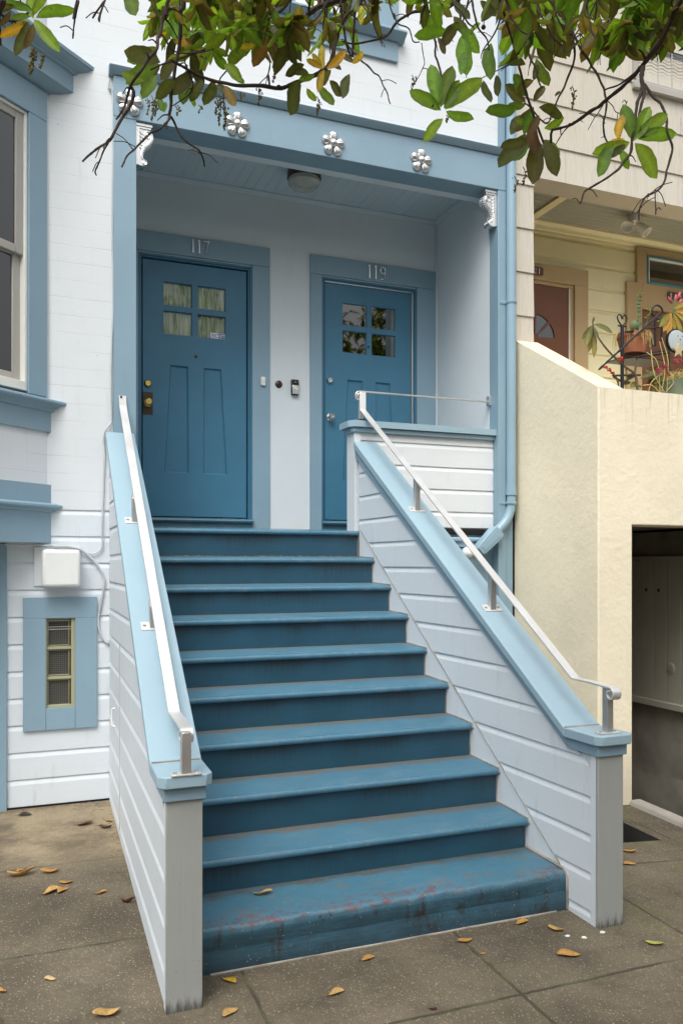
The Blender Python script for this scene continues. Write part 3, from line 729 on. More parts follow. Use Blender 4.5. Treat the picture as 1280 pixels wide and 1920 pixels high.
# door furniture
def knob(px, pz, mat, parent, name='door_knob', s=1.0, y=DY):
    bm = B(); lathe(bm, [(0.0, 0), (.033*s, 0), (.034*s, .004*s), (.028*s, .010*s), (.014*s, .014*s), (.012*s, .030*s), (.020*s, .038*s), (.028*s, .048*s), (.028*s, .058*s), (.022*s, .066*s), (.010*s, .066*s), (.009*s, .062*s), (0, .062*s)], (px, y, pz), 'Y', flip=-1)
    k = obj(name, bm, MT[mat], parent, ang=.5); return k
def deadbolt(px, pz, mat, parent, s=1.0):
    bm = B(); lathe(bm, [(0, 0), (.030*s, 0), (.030*s, .005*s), (.024*s, .018*s), (.020*s, .022*s), (.012*s, .022*s), (.011*s, .019*s), (0, .019*s)], (px, DY, pz), 'Y', flip=-1)
    box(bm, px-.001, px+.001, DY-.0205*s, DY-.018*s, pz-.006, pz+.006)
    return obj('deadbolt', bm, MT[mat], parent, ang=.5)
a = at(277, 756, Y=DY); bm = B(); box(bm, a.x-.038, a.x+.038, DY-.004, DY+.001, a.z-.088, a.z+.088); pl = obj('lock_plate', bm, MT['bronze'], door1, bevel=.002)
knob(a.x-.001, a.z+.004, 'brass', pl, y=DY-.004); b = at(277, 719, Y=DY); deadbolt(b.x, b.z, 'brass', door1)
b = at(367, 668, Y=DY)
bm = B(); lathe(bm, [(0, 0), (.013, 0), (.013, .004), (.007, .006), (.006, .003), (0, .003)], (b.x, DY, b.z), 'Y', flip=-1); obj('peephole', bm, MT['bronze'], door1)
a = at(617, 782, Y=DY); knob(a.x+.004, a.z, 'chrome', door2); b = at(617, 713, Y=DY); deadbolt(b.x+.002, b.z, 'chrome', door2)
b = at(690, 650, Y=DY)
bm = B(); lathe(bm, [(0, 0), (.011, 0), (.011, .004), (.006, .006), (.005, .003), (0, .003)], (b.x, DY, b.z), 'Y', flip=-1); obj('peephole', bm, MT['bronze'], door2)

# --- upper window above the porch (only its foot is in view)
def upper_window():
    bm = B(); p = at(764, 60, Y=-.09)
    xa, zt = p.x, p.z
    prism(bm, [(1.6, -.001, zt-.045), (1.6, -.035, zt-.045), (1.6, -.05, zt-.03), (1.6, -.08, zt-.012), (1.6, -.09, zt-.002), (1.6, -.088, zt+.014), (1.6, -.001, zt+.03)], (xa-1.6, 0, 0))
    q = at(746, 116, Y=-.02)
    box(bm, 1.66, q.x, -.02, .01, q.z, zt-.046)
    c = at(747, 20, Y=-.025); cin = at(711, 20, Y=-.025)
    box(bm, cin.x, c.x, -.025, .01, zt+.031, zt+1.5); box(bm, 1.66, 1.66+c.x-cin.x, -.025, .01, zt+.031, zt+1.5); box(bm, 1.66+c.x-cin.x+.001, cin.x-.001, -.024, .01, zt+1.38, zt+1.5)
    wn = obj('upper_window', bm, MT['trimh'], house, bevel=.003)
    bm = B(); x0, x1 = 1.66+c.x-cin.x+.002, cin.x-.002
    zz = zt+.031
    box(bm, x0, x1, -.016, .01, zz, zz+.075); box(bm, x1-.05, x1, -.015, .01, zz+.076, zt+1.36); box(bm, x0, x0+.05, -.015, .01, zz+.076, zt+1.36); box(bm, x0+.051, x1-.051, -.012, .01, zz+.7, zz+.75)
    obj('window_frame', bm, MT['vinyl'], wn, bevel=.003)
    bm = B(); box(bm, x0+.05, x1-.05, -.006, -.002, zz+.07, zt+1.36); obj('window_glass', bm, MT['mirrorglass'], wn, sm=False)
upper_window()

# --- small basement window with a blue surround
def base_window():
    a, b = at(43, 1120, Y=-.02), at(182, 1366, Y=-.02); i0, i1 = at(86, 1160, Y=-.02), at(141, 1326, Y=-.02)
    x0, x1, z1, z0 = a.x, b.x, at(112, 1120, Y=-.02).z, at(112, 1368, Y=-.02).z
    wx0, wx1, wz1, wz0 = i0.x, i1.x, i0.z, i1.z
    bm = B()
    box(bm, x0, x1, -.020, .01, wz1+.0008, z1); box(bm, x0, wx0, -.0205, .01, z0, wz1); box(bm, wx1, x1, -.0205, .01, z0, wz1); box(bm, wx0+.0008, wx1-.0008, -.020, .01, z0, wz0)
    wn = obj('basement_window', bm, MT['trim'], house, bevel=.002); wn['label'] = 'small barred basement window in a wide blue surround'
    bm = B(); t = .013; h = (wz1-wz0-.0)/3
    box(bm, wx0, wx0+t*.7, -.004, .06, wz0, wz1); box(bm, wx1-t*1.8, wx1, -.004, .06, wz0, wz1)
    for k in range(4):
        zz = wz0+k*h; box(bm, wx0+t*.7+.0005, wx1-t*1.8-.0005, .002+(k == 0)*-.004, .05, max(wz0, zz-t*.7), min(wz1, zz+t*.7+(k == 0)*.008))
    for k in range(3):
        za, zb_ = wz0+k*h+t*.9+.002, wz0+(k+1)*h-t*.9-.002; e = .004
        xa, xb = wx0+t*.7+.003, wx1-t*1.8-.010
        for X0, X1, Z0, Z1 in ((xa, xb, za, za+e), (xa, xb, zb_-e, zb_), (xa, xa+e, za+e+.0005, zb_-e-.0005), (xb-e, xb, za+e+.0005, zb_-e-.0005)): box(bm, X0, X1, .012, .03, Z0, Z1)
    obj('window_frame', bm, MT['olive'], wn, bevel=.0015)
    for k in range(3):
        bm = B(); box(bm, wx0+.006, wx1-.012, .026, .032, wz0+k*h+.01, wz0+(k+1)*h-.008); obj('window_pane', bm, MT['blockglass'], wn, sm=False)
    bm = B()
    for zf in (.90, .70, .62): box(bm, wx0+.010, wx1-.022, .018, .021, wz0+3*h*(.667+.333*zf)-.0012, wz0+3*h*(.667+.333*zf)+.0012)
    obj('window_bars', bm, MT['vinyl'], wn, sm=False)
base_window()
bm = B(); box(bm, -.06, .57, -.006, .02, gz(0, 0)-.05, gz(0, 0)+.010); obj('base_gap', bm, MT['darkgap'], house, sm=False)

# --- bay window at the left
BC = Vector((.1816, 0, 0)); BE = Vector((-.755, -.656, 0)); BN = Vector((.656, -.755, 0))
def bp(s, p, z): return BC+BE*s+BN*p+Vector((0, 0, z))
def bs(u): q = at(u, 500, plane=(BC, BN)); return (q-BC).dot(BE)
def bz(u, v): return at(u, v, plane=(BC, BN)).z
BL = 1.02
def bsweep(bm, prof, s1=BL+.0, mi=0, wrap=True):
    """profile (p, z) run along the bay's side, mitred into the house wall and round the front corner"""
    # front corner mitre: direction of the front face is -X, its outward normal -Y
    rings = [[], [], []]
    fn = Vector((0, -1, 0)); corner = BC+BE*BL
    half = (BN+fn).normalized(); k = 1/half.dot(BN)
    for p, z in prof:
        rings[0].append(bp(-1.151*p+.0015, p, z)); c = corner+half*k*p; rings[1].append(Vector((c.x, c.y, z))); rings[2].append(Vector((c.x-3, c.y, z)))
    loft(bm, rings, True, True, mi)
bay = None
def make_bay():
    corner = BC+BE*BL
    s0, s1 = bs(50), .83; zt_ = bz(30, 198); zb_ = bz(45, 740)
    # body: wall below window, above window, right and left of it
    bm = B()
    def wallpiece(sa, sb, za, zb, t=.12): hexa(bm, [bp(sa, 0, za), bp(sb, 0, za), bp(sb, -t, za), bp(sa, -t, za), bp(sa, 0, zb), bp(sb, 0, zb), bp(sb, -t, zb), bp(sa, -t, zb)])
    wallpiece(.002, BL, 1.74, 2.62); wallpiece(.002, BL, zt_+.02, 7.0); wallpiece(.002, s0-.01, 2.621, zt_+.019); wallpiece(s1+.01, BL, 2.621, zt_+.019)
    hexa(bm, [Vector((corner.x-3, corner.y, z)) if k == 0 else Vector((corner.x, corner.y, z)) if k == 1 else Vector((corner.x-.02, corner.y+.12, z)) if k == 2 else Vector((corner.x-3, corner.y+.12, z)) for z in (1.74, 7.0) for k in range(4)])
    prism(bm, [(BC.x-.05, .02, 1.735), (corner.x, corner.y+.02, 1.735), (corner.x-3, corner.y+.02, 1.735), (corner.x-3, .02, 1.735)], (0, 0, .03))
    by = obj('bay_window', bm, MT['flush'], house, sm=False); by['label'] = 'angled bay with moulded cornice and a grey sash window'
    # cornice, sill, belt
    bm = B(); bsweep(bm, [(-.02, 4.552), (.004, 4.552), (.012, 4.562), (.022, 4.566), (.05, 4.574), (.085, 4.590), (.0995, 4.600), (.1045, 4.602), (.1045, 4.712), (.118, 4.716), (.122, 4.730), (.140, 4.738), (.165, 4.752), (.176, 4.768), (.186, 4.772), (.188, 4.792), (.17, 4.800), (-.02, 4.87)])
    obj('cornice', bm, MT['trimh'], by, ang=.35)
    bm = B(); bsweep(bm, [(-.02, 2.432), (.016, 2.432), (.016, 2.556), (.026, 2.560), (.030, 2.574), (.046, 2.584), (.050, 2.594), (.070, 2.602), (.078, 2.612), (.076, 2.624), (.055, 2.632), (-.02, 2.645)])
    obj('window_sill', bm, MT['trimh'], by, ang=.35)
    bm = B(); bsweep(bm, [(-.02, 1.735), (.016, 1.735), (.016, 1.925), (.026, 1.930), (.032, 1.942), (.052, 1.950), (.062, 1.958), (.062, 1.970), (.040, 1.980), (.0165, 1.985), (.0165, 2.10), (-.02, 2.10)])
    obj('belt_course', bm, MT['trimh'], by, ang=.35)
    # casings
    bm = B(); sc = bs(84)
    def bbox(sa, sb, pa, pb, za, zb): hexa(bm, [bp(sa, pb, za), bp(sb, pb, za), bp(sb, pa, za), bp(sa, pa, za), bp(sa, pb, zb), bp(sb, pb, zb), bp(sb, pa, zb), bp(sa, pa, zb)])
    bbox(sc, s0, -.03, .022, 2.646, zt_); bbox(s1, BL-.01, -.03, .022, 2.646, zt_); bbox(sc, BL-.01, -.03, .0225, zt_+.001, 4.55)
    obj('window_casing', bm, MT['trim'], by, bevel=.003)
    bm = B(); bbox(sc-.012, sc-.001, -.002, .012, 2.646, 4.55); obj('corner_bead', bm, MT['white'], by, bevel=.002)
    bm = B(); t = .018
    bbox(s0+.001, s0+t, -.06, .006, 2.66, zt_-.001); bbox(s1-t, s1-.001, -.06, .006, 2.66, zt_-.001); bbox(s0+t+.0005, s1-t-.0005, -.06, .005, zt_-t, zt_-.001); bbox(s0+t+.0005, s1-t-.0005, -.06, .012, 2.660, 2.715)
    obj('window_frame', bm, MT['vinyl'], by, bevel=.003)
    bm = B(); zm = bz(22, 462); a, b = s0+t+.001, s1-t-.001
    for (za, zb, p0, p1, wst) in ((zm-.02, zt_-t-.001, -.035, -.008, .055), (2.716, zm+.018, -.062, -.0365, .055)):
        bbox(a, a+wst, p0, p1, za, zb); bbox(b-wst, b, p0, p1, za, zb); bbox(a+wst+.0005, b-wst-.0005, p0, p1-.001, zb-.045, zb); bbox(a+wst+.0005, b-wst-.0005, p0, p1-.001, za, za+.050)
    obj('window_sash', bm, MT['sash'], by, bevel=.004)
    bm = B(); bbox(a+.05, b-.05, -.025, -.021, zm, zt_-t-.03); bbox(a+.05, b-.05, -.052, -.048, 2.75, zm); obj('window_glass', bm, MT['bayglass'], by, sm=False)
    bm = B(); bbox(a, b, -.40, -.36, 2.66, zt_); obj('dark_room', bm, MT['interior'], by, sm=False)
    bm = B()
    n = 60; rows = []
    for i in range(n+1):
        s = a+.01+(b-a-.02)*i/n; p = -.12+.012*math.sin(i*1.1)
        rows.append((bp(s, p, 2.72), bp(s, p, zt_-.04)))
    for r0, r1_ in zip(rows, rows[1:]): quad(bm, [r0[0], r1_[0], r1_[1], r0[1]])
    obj('curtain', bm, MT['curtain'], by)
make_bay()
# --- silver rosettes on the beam, scroll brackets in the corners
def rosette(c, r=.088):
    bm = B(); c = Vector(c)
    def petal(a, L, W, H):
        ex = Vector((math.sin(a), 0, math.cos(a))); ey = Vector((math.cos(a), 0, -math.sin(a))); nn = Vector((0, -1, 0))
        NU, NV = 12, 14; grid = []
        for i in range(NU+1):
            t = i/NU; row = []
            q = (t-.64)/(.37 if t > .64 else .66); egg = max(0.0, 1-q*q)**.5
            ww = W*max(.02, egg)*(1 if t > .64 else .45+.55*t/.64)
            for j in range(NV+1):
                s = -1+2*j/NV
                dome = max(0, 1-s*s)**0.5*max(.05, egg)**.8
                groove = 0.30*math.exp(-((abs(s)-0.62)/0.10)**2)+0.12*math.exp(-(s/0.09)**2)
                row.append(bm.verts.new(c+ex*(L*(0.10+0.90*t))+ey*(ww*s)+nn*(H*dome*(1-groove)+0.002)))
            grid.append(row)
        fs = []
        for i in range(NU):
            for j in range(NV): fs.append(bm.faces.new((grid[i][j], grid[i+1][j], grid[i+1][j+1], grid[i][j+1])))
        for f in fs:
            f.normal_update()
            if f.normal.y > 0.0: f.normal_flip()
    for k in range(5): petal(2*math.pi*k/5+0.06, r, r*.385, r*.34)
    lathe(bm, [(0, -.002), (r*.33, -.002), (r*.32, r*.25), (r*.25, r*.40), (r*.13, r*.48), (0, r*.50)], c, 'Y', 20, flip=-1)
    return bm
for k, (u, v) in enumerate(((243, 190), (445, 232), (625, 268), (790, 300))):
    p = at(u, v, Y=-.045); p.y = -.0305
    obj('rosette', rosette(p), MT['silver'], house, org=p, ang=1.2)
def corbel(x, sgn):
    """S-scroll bracket: back against the post at x, leaning out by sgn, front face to the street"""
    zt = 4.489; y0, y1 = -.012, .088; bm = B()
    box(bm, min(x, x+sgn*.105), max(x, x+sgn*.105), y0, y1, zt-.020, zt-.0005)
    box(bm, min(x+.0005*sgn, x+sgn*.097), max(x+.0005*sgn, x+sgn*.097), y0+.006, y1-.006, zt-.034, zt-.0205)
    box(bm, min(x+sgn*.0005, x+sgn*.022), max(x+sgn*.0005, x+sgn*.022), y0+.002, y1-.002, zt-.275, zt-.0345)
    cv = spline([(.022, 0, -.035), (.085, 0, -.036), (.108, 0, -.062), (.110, 0, -.092), (.090, 0, -.125), (.062, 0, -.155), (.046, 0, -.190), (.046, 0, -.225), (.062, 0, -.236), (.068, 0, -.255), (.054, 0, -.272), (.022, 0, -.274)], 5)
    prism(bm, [(x+sgn*p.x, y0+.012, zt+p.z) for p in cv], (0, y1-y0-.024, 0))
    rim = [(x+sgn*(p.x-.003), y0+.012, zt+p.z) for p in spline([(.080, 0, -.042), (.100, 0, -.064), (.102, 0, -.092), (.083, 0, -.122), (.055, 0, -.152), (.040, 0, -.190), (.040, 0, -.225), (.058, 0, -.242), (.058, 0, -.262)], 5)]
    tube(bm, rim, .0048, 8)
    def spiral(cx, cz, r, turns, a0, dirn=1):
        return [(x+sgn*(cx+math.cos(a)*q), y0+.011, zt+cz+math.sin(a)*q) for a, q in [(R(a0)+dirn*2*math.pi*turns*i/30, r*(1-.82*i/30)) for i in range(31)]]
    tube(bm, spiral(.078, -.072, .026, 1.7, 60), .0042, 8); tube(bm, spiral(.055, -.254, .017, 1.5, 90, -1), .0042, 8)
    for k in range(5):
        zc = -.060-.026*k; r = .018-.0018*k
        tube(bm, [(x+sgn*(.026+r*(1-math.cos(t))), y0+.011, zt+zc-r*math.sin(t)*1.1+.01) for t in [R(10+16*i) for i in range(10)]], [.0048-.0004*i for i in range(10)], 8)
    # leaf ribs on the outer curve
    for p in cv[8:44:2]:
        for yy in (y0+.026, y0+.05, y0+.074):
            lathe(bm, [(0, 0), (.0075, .001), (.006, .006), (0, .008)], (x+sgn*p.x*.985, yy, zt+p.z), Vector((sgn*.8, 0, -.6)), 8)
    return bm
obj('scroll_bracket', corbel(.7285, 1), MT['silver'], house, org=(.7285, 0, 4.4), ang=.7)
obj('scroll_bracket', corbel(3.459, -1), MT['silver'], house, org=(3.459, 0, 4.4), ang=.7)
# house numbers on the door heads
def stroke(bm, pts, r, y):
    tube(bm, [(p[0], y, p[1]) for p in pts], r, 8)
def digit(bm, ch, x, z, h, y):
    """brass-nail style digits about h tall, left foot at x"""
    r = h*.062
    if ch == '1':
        stroke(bm, [(x+h*.20, z), (x+h*.20, z+h*.98)], r*1.15, y); stroke(bm, [(x+h*.20, z+h*.97), (x+h*.10, z+h*.86), (x+h*.05, z+h*.84)], [r*1.1, r, r*.7], y); stroke(bm, [(x+h*.12, z), (x+h*.28, z)], r, y)
    elif ch == '7':
        stroke(bm, [(x+h*.02, z+h*.84), (x+h*.06, z+h*.96), (x+h*.30, z+h*.92), (x+h*.46, z+h*.97)], r, y); stroke(bm, [(x+h*.46, z+h*.97), (x+h*.34, z+h*.62), (x+h*.26, z+h*.30), (x+h*.25, z)], [r*.9, r, r*1.2, r*1.4], y)
    elif ch in '9':
        c = (x+h*.25, z+h*.70); stroke(bm, [(c[0]+h*.19*math.cos(R(a)), c[1]+h*.25*math.sin(R(a))) for a in range(0, 361, 20)], r, y)
        stroke(bm, [(x+h*.44, z+h*.70), (x+h*.44, z+h*.40), (x+h*.38, z+h*.12), (x+h*.24, z+h*.01), (x+h*.09, z+h*.06)], r, y)
    elif ch == '2':
        stroke(bm, [(x+h*.05, z+h*.72), (x+h*.12, z+h*.92), (x+h*.26, z+h*.97), (x+h*.40, z+h*.86), (x+h*.41, z+h*.66), (x+h*.28, z+h*.36), (x+h*.04, z+h*.03), (x+h*.45, z+h*.02)], r, y)
    elif ch == '3':
        stroke(bm, [(x+h*.05, z+h*.78), (x+h*.14, z+h*.93), (x+h*.28, z+h*.97), (x+h*.40, z+h*.86), (x+h*.39, z+h*.66), (x+h*.22, z+h*.54), (x+h*.40, z+h*.44), (x+h*.44, z+h*.24), (x+h*.34, z+h*.06), (x+h*.20, z+h*.01), (x+h*.05, z+h*.12)], r, y)
def house_number(txt, u0, u1, vb, vt, label, fr):
    a, b = at(u0, vb, Y=.953), at(u1, vb, Y=.953); h = at((u0+u1)/2, vt, Y=.953).z-at((u0+u1)/2, vb, Y=.953).z
    t = thing('house_number', label, 'house number', (a.x, .957, a.z))
    for i, ch in enumerate(txt):
        bm = B(); digit(bm, ch, a.x+(b.x-a.x)*i/2.75, a.z, h, .951); obj('digit', bm, MT['chrome'], t, ang=.8)
house_number('117', 357, 389, 472, 447, 'metal number 117 nailed above the door with curtained panes', fr1)
house_number('119', 688, 720, 520, 495, 'metal number 119 nailed above the door with dark panes', fr2)

# --- porch lamp
p = at(570, 318, Z=CZ); lx, ly = p.x, p.y
lamp = thing('porch_lamp', 'round ribbed glass ceiling lamp under the blue porch', 'lamp', (lx, ly, CZ))
bm = B(); lathe(bm, [(0, 0), (.124, 0), (.126, -.004), (.130, -.050), (.132, -.066), (.122, -.070), (0, -.070)], (lx, ly, CZ-.0005), seg=40); obj('lamp_base', bm, MT['bronze'], lamp, ang=.5)
bm = B(); pr = [(0, -.069), (.112, -.069), (.120, -.073), (.122, -.084), (.117, -.087), (.121, -.091), (.123, -.105), (.114, -.120)]
for k in range(7):
    r0 = .108-.0150*k; pr += [(r0, -.124-.0016*k), (r0-.004, -.130-.0016*k), (r0-.009, -.130-.0016*k), (r0-.012, -.125-.0016*k)]
pr += [(0, -.138)]
lathe(bm, pr, (lx, ly, CZ), seg=44); obj('lamp_glass', bm, MT['lampglass'], lamp, ang=.5)
bm = B(); box(bm, lx+.02, lx+.038, ly-.131, ly-.10, CZ-.075, CZ-.012); obj('lamp_clip', bm, MT['bronze'], lamp, bevel=.002)

# ================================================================== front steps
steps = thing('front_steps', 'blue painted front steps between white boarded side walls', 'steps', (1.45, -1.2, 0))
YN = [-.013, -.267, -.524, -.774, -1.017, -1.275, -1.539, -1.799, -2.055]
ZN = [1.840, 1.641, 1.459, 1.277, 1.086, .907, .717, .529, .338]
def xo_l(y): return .561+.0246*y
def xi_r(y): return 2.3046-.0259*y
def nosing(bm, x0f, x1f, yf, zf, depth, tilt, th=.034):
    r = th/2; prof = []
    for i in range(9):
        a = R(90+22.5*i); prof.append((r+r*math.cos(a), -r+r*math.sin(a)))
    prof = [(0+p[0], p[1]) for p in prof]+[(.05, -th), (depth, -th+depth*tilt), (depth, depth*tilt)]
    prof = [(max(0, y), z+max(0, y)*tilt) for y, z in prof[:-2]]+prof[-2:]
    n = 14; rings = []
    for i in range(n+1):
        t = i/n; rings.append([])
        for y, z in prof:
            yy = yf+y; x = x0f(yy)*(1-t)+x1f(yy)*t
            rings[-1].append((x, yy+.0012*mnoise.noise((x*2, yf*9, 0)), zf+z+.0008*mnoise.noise((x*2, yf*7, 3))))
    loft(bm, rings, True, True)
xl = lambda y: xo_l(y)+.124
for k in range(1, 9):
    bm = B(); d = YN[k-1]+.030-YN[k]
    nosing(bm, xl, xi_r, YN[k], ZN[k], d+.01, .045)
    obj('tread', bm, MT['tread'], steps, org=(.6+k*.37, YN[k], ZN[k]), ang=.5)
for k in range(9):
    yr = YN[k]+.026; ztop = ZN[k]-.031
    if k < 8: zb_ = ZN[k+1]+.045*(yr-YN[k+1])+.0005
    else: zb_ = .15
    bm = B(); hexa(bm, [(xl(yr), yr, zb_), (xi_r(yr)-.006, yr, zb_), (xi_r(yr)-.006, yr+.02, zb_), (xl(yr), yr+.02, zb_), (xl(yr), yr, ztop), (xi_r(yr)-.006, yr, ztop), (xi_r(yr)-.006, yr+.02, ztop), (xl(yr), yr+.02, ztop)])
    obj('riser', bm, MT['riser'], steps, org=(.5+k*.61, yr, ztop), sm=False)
bm = B(); nosing(bm, lambda y: .70 if y > -.005 else xl(y), lambda y: 3.455 if y > .15 else 2.30, YN[0], ZN[0], .99, .052)
obj('landing', bm, MT['tread'], steps, org=(.6, YN[0]+.6, ZN[0]), ang=.5)
# bottom step: worn painted concrete
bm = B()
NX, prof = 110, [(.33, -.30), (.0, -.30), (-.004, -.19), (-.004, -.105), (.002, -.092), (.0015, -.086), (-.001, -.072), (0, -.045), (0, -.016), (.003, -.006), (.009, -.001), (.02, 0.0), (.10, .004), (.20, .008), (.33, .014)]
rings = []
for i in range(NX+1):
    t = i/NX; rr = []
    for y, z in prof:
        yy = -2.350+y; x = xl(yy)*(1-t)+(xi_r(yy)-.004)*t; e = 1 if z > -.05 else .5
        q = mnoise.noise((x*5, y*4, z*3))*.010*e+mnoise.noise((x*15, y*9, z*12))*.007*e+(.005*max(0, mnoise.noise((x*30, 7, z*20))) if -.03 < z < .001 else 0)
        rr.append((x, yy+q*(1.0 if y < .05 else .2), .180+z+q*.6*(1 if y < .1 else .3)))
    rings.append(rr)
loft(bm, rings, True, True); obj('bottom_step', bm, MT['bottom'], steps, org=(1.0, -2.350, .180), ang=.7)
bm = B(); tube(bm, [(x, -2.358+.003*mnoise.noise((x*9, 0, 0)), gz(x, -2.358)+.002) for x in [.7+.04*i for i in range(41)]], .005, 6); obj('mortar_line', bm, MT['caulk'], steps)

# --- side walls
KN, ZK, SL, ZT0 = -2.370, .852, .6835, 0
def topz(y): return ZK+SL*max(0, y-KN)
def side_wall(left):
    o_ = xo_l if left else (lambda y: xi_r(y)+.130); i_ = (lambda y: xo_l(y)+.124) if left else xi_r
    yb, yf = (-.002, -2.515); yfr = -2.565
    lo, hi = (o_, i_) if left else (i_, o_)
    bm = B(); c = .014
    a = (lo(yb)+c*(1 if left else .6), hi(yb)-c*(0.2 if left else 0)); b = (lo(yf)+c*(1 if left else .6), hi(yf)-c*(0.2 if left else 0))
    # core
    ytop = -0.005 if left else .035
    def pt(y, z, s):
        t = (y-yb)/(yf-yb); return (a[s]+(b[s]-a[s])*t, y, z)
    sec = [(yf, -.2), (yb, -.2), (yb, topz(yb)-.045), (KN, ZK-.045), (yf, ZK-.045)]
    v0 = [bm.verts.new(pt(y, z, 0)) for y, z in sec]; v1 = [bm.verts.new(pt(y, z, 1)) for y, z in sec]
    fs = [bm.faces.new(v0), bm.faces.new(v1[::-1])]+[bm.faces.new((v0[i], v1[i], v1[(i+1) % 5], v0[(i+1) % 5])) for i in range(5)]
    bmesh.ops.recalc_face_normals(bm, faces=fs)
    slopen = Vector((0, -SL, 1)).normalized()
    cl = [((0, KN, ZK-.06), slopen)]
    if left:
        siding(bm, (o_(yf), yf), (o_(yb), yb), (-1, .0246), -.1, 2.6, 1.49-.1692*9, clips=cl+[((0, 0, ZK+SL*0), (0, 0, 1))] if False else cl, wob=.0012)
    else:
        # boards stop at the diagonal joint above the step ends
        dv = Vector((0, YN[1]-YN[8], ZN[1]-ZN[8])).normalized(); dn = Vector((0, dv.z, -dv.y))
        s2 = B()
        siding(s2, (i_(yf), yf), (i_(yb), yb), (-1, -.0259), .0, 2.6, .736-.1692*5, clips=cl, wob=.0012)
        low = s2.copy()
        p0 = Vector((0, YN[8]-.014, ZN[8]+.026))
        clip(s2, [(p0, dn)])
        clip(low, [(p0, -dn), ((0, -2.36, 0), (0, 1, 0))])
        for q in (s2, low):
            me = bpy.data.meshes.new('tmp'); q.to_mesh(me); q.free(); bm.from_mesh(me); bpy.data.meshes.remove(me)
        # plain skirt under the joint
        sk = B(); y0, y1 = -2.36, -.002
        zz = lambda y: p0.z+(y-p0.y)*dv.z/dv.y
        prism(sk, [(i_(y0)+.0035, y0, -.1), (i_(y1)+.0035, y1, -.1), (i_(y1)+.0035, y1, zz(y1)), (i_(y0)+.0035, y0, max(.05, zz(y0)))], (.006, 0, 0))
        me = bpy.data.meshes.new('tmp'); sk.to_mesh(me); sk.free(); bm.from_mesh(me); bpy.data.meshes.remove(me)
    w_ = obj('side_wall', bm, MT['side'], steps, org=(1.45, -1.2, 0), sm=False)
    w_['label'] = 'side wall left of the steps' if left else 'side wall right of the steps'
    if not left:
        zz = lambda y: ZN[8]+.026+(y-(YN[8]-.014))*(ZN[1]-ZN[8])/(YN[1]-YN[8])
        bm = B(); pts = [(i_(y)+.001, y, zz(y)+.003*mnoise.noise((y*7, 0, 0))) for y in [-2.36+.04*i for i in range(59)]]
        tube(bm, pts, .0034, 6)
        for k in range(1, 9):      # grubby bead where treads and risers meet the wall
            ya, yb_ = YN[k]+.006, YN[k-1]+.028
            tube(bm, [(i_(ya), ya-.010, ZN[k]-.02), (i_(ya), ya, ZN[k]+.004), (i_(yb_), yb_, ZN[k]+.045*(yb_-YN[k])+.003), (i_(yb_), yb_-.002, ZN[k-1]-.035)], .0045, 6)
        tube(bm, [(i_(-2.34), -2.352, .01), (i_(-2.34), -2.352, .165), (i_(-2.33), -2.325, .188), (i_(-2.03), -2.03, .196)], .008, 6)
        obj('caulk_joint', bm, MT['caulk'], w_)
    # post at the street end
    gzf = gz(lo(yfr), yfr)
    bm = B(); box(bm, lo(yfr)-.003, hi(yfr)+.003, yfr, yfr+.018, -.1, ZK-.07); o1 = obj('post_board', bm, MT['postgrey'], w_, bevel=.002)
    bm = B(); box(bm, lo(yfr)-.0025, hi(yfr)+.002, yfr+.0185, yf+.002, -.1, ZK-.07); obj('post_side', bm, MT['side'], w_, bevel=.002)
    # cap: level piece with clipped corners, sloping piece, moulding under both
    ov, ch = .036, .026; ya, yk = yfr-.040, KN
    bm = B()
    xa0, xa1, xk0, xk1 = lo(ya)-ov, hi(ya)+ov, lo(yk)-ov, hi(yk)+ov
    prism(bm, [(xk0, yk, ZK-.043), (xa0, ya+ch, ZK-.043), (xa0+ch, ya, ZK-.043), (xa1-ch, ya, ZK-.043), (xa1, ya+ch, ZK-.043), (xk1, yk, ZK-.043)], (0, 0, .043))
    yt = -.030 if left else .036
    yt_ = yt; zt_ = topz(yt_)
    o2 = 0.030
    def sx0(y): return lo(y)-(ov if y < -1 else .026)
    def sx1(y): return hi(y)+(ov if y < -1 else .030)
    hexa(bm, [(sx0(yk), yk+.0006, ZK-.043), (sx1(yk), yk+.0006, ZK-.043), (sx1(yt_), yt_, zt_-.052), (sx0(yt_), yt_, zt_-.052), (sx0(yk), yk+.0006, ZK+.001), (sx1(yk), yk+.0006, ZK+.001), (sx1(yt_), yt_, zt_), (sx0(yt_), yt_, zt_)])
    obj('wall_cap', bm, MT['cap'], w_, bevel=.004)
    bm = B(); f = .013; h = .094
    prism(bm, [(lo(yk)-f, yk, ZK-h), (lo(yfr)-f, yfr-f, ZK-h), (hi(yfr)+f, yfr-f, ZK-h), (hi(yk)+f, yk, ZK-h)], (0, 0, h-.0435))
    hexa(bm, [(lo(yk)-f, yk+.0006, ZK-h), (hi(yk)+f, yk+.0006, ZK-h), (hi(yt_)+f, yt_, zt_-.118), (lo(yt_)-f, yt_, zt_-.118), (lo(yk)-f, yk+.0006, ZK-.0435), (hi(yk)+f, yk+.0006, ZK-.0435), (hi(yt_)+f, yt_, zt_-.0525), (lo(yt_)-f, yt_, zt_-.0525)])
    obj('cap_moulding', bm, MT['trimh'], w_, bevel=.002)
    bm = B(); ribbon(bm, [(lo(yk)-ov+.006, yk-.002, ZK+.002), (hi(yk)+ov-.006, yk-.002, ZK+.002)], .012, .004, (0, 1, 0)); obj('caulk_joint', bm, MT['caulk'], w_)
    return w_
wl = side_wall(True); wr = side_wall(False)
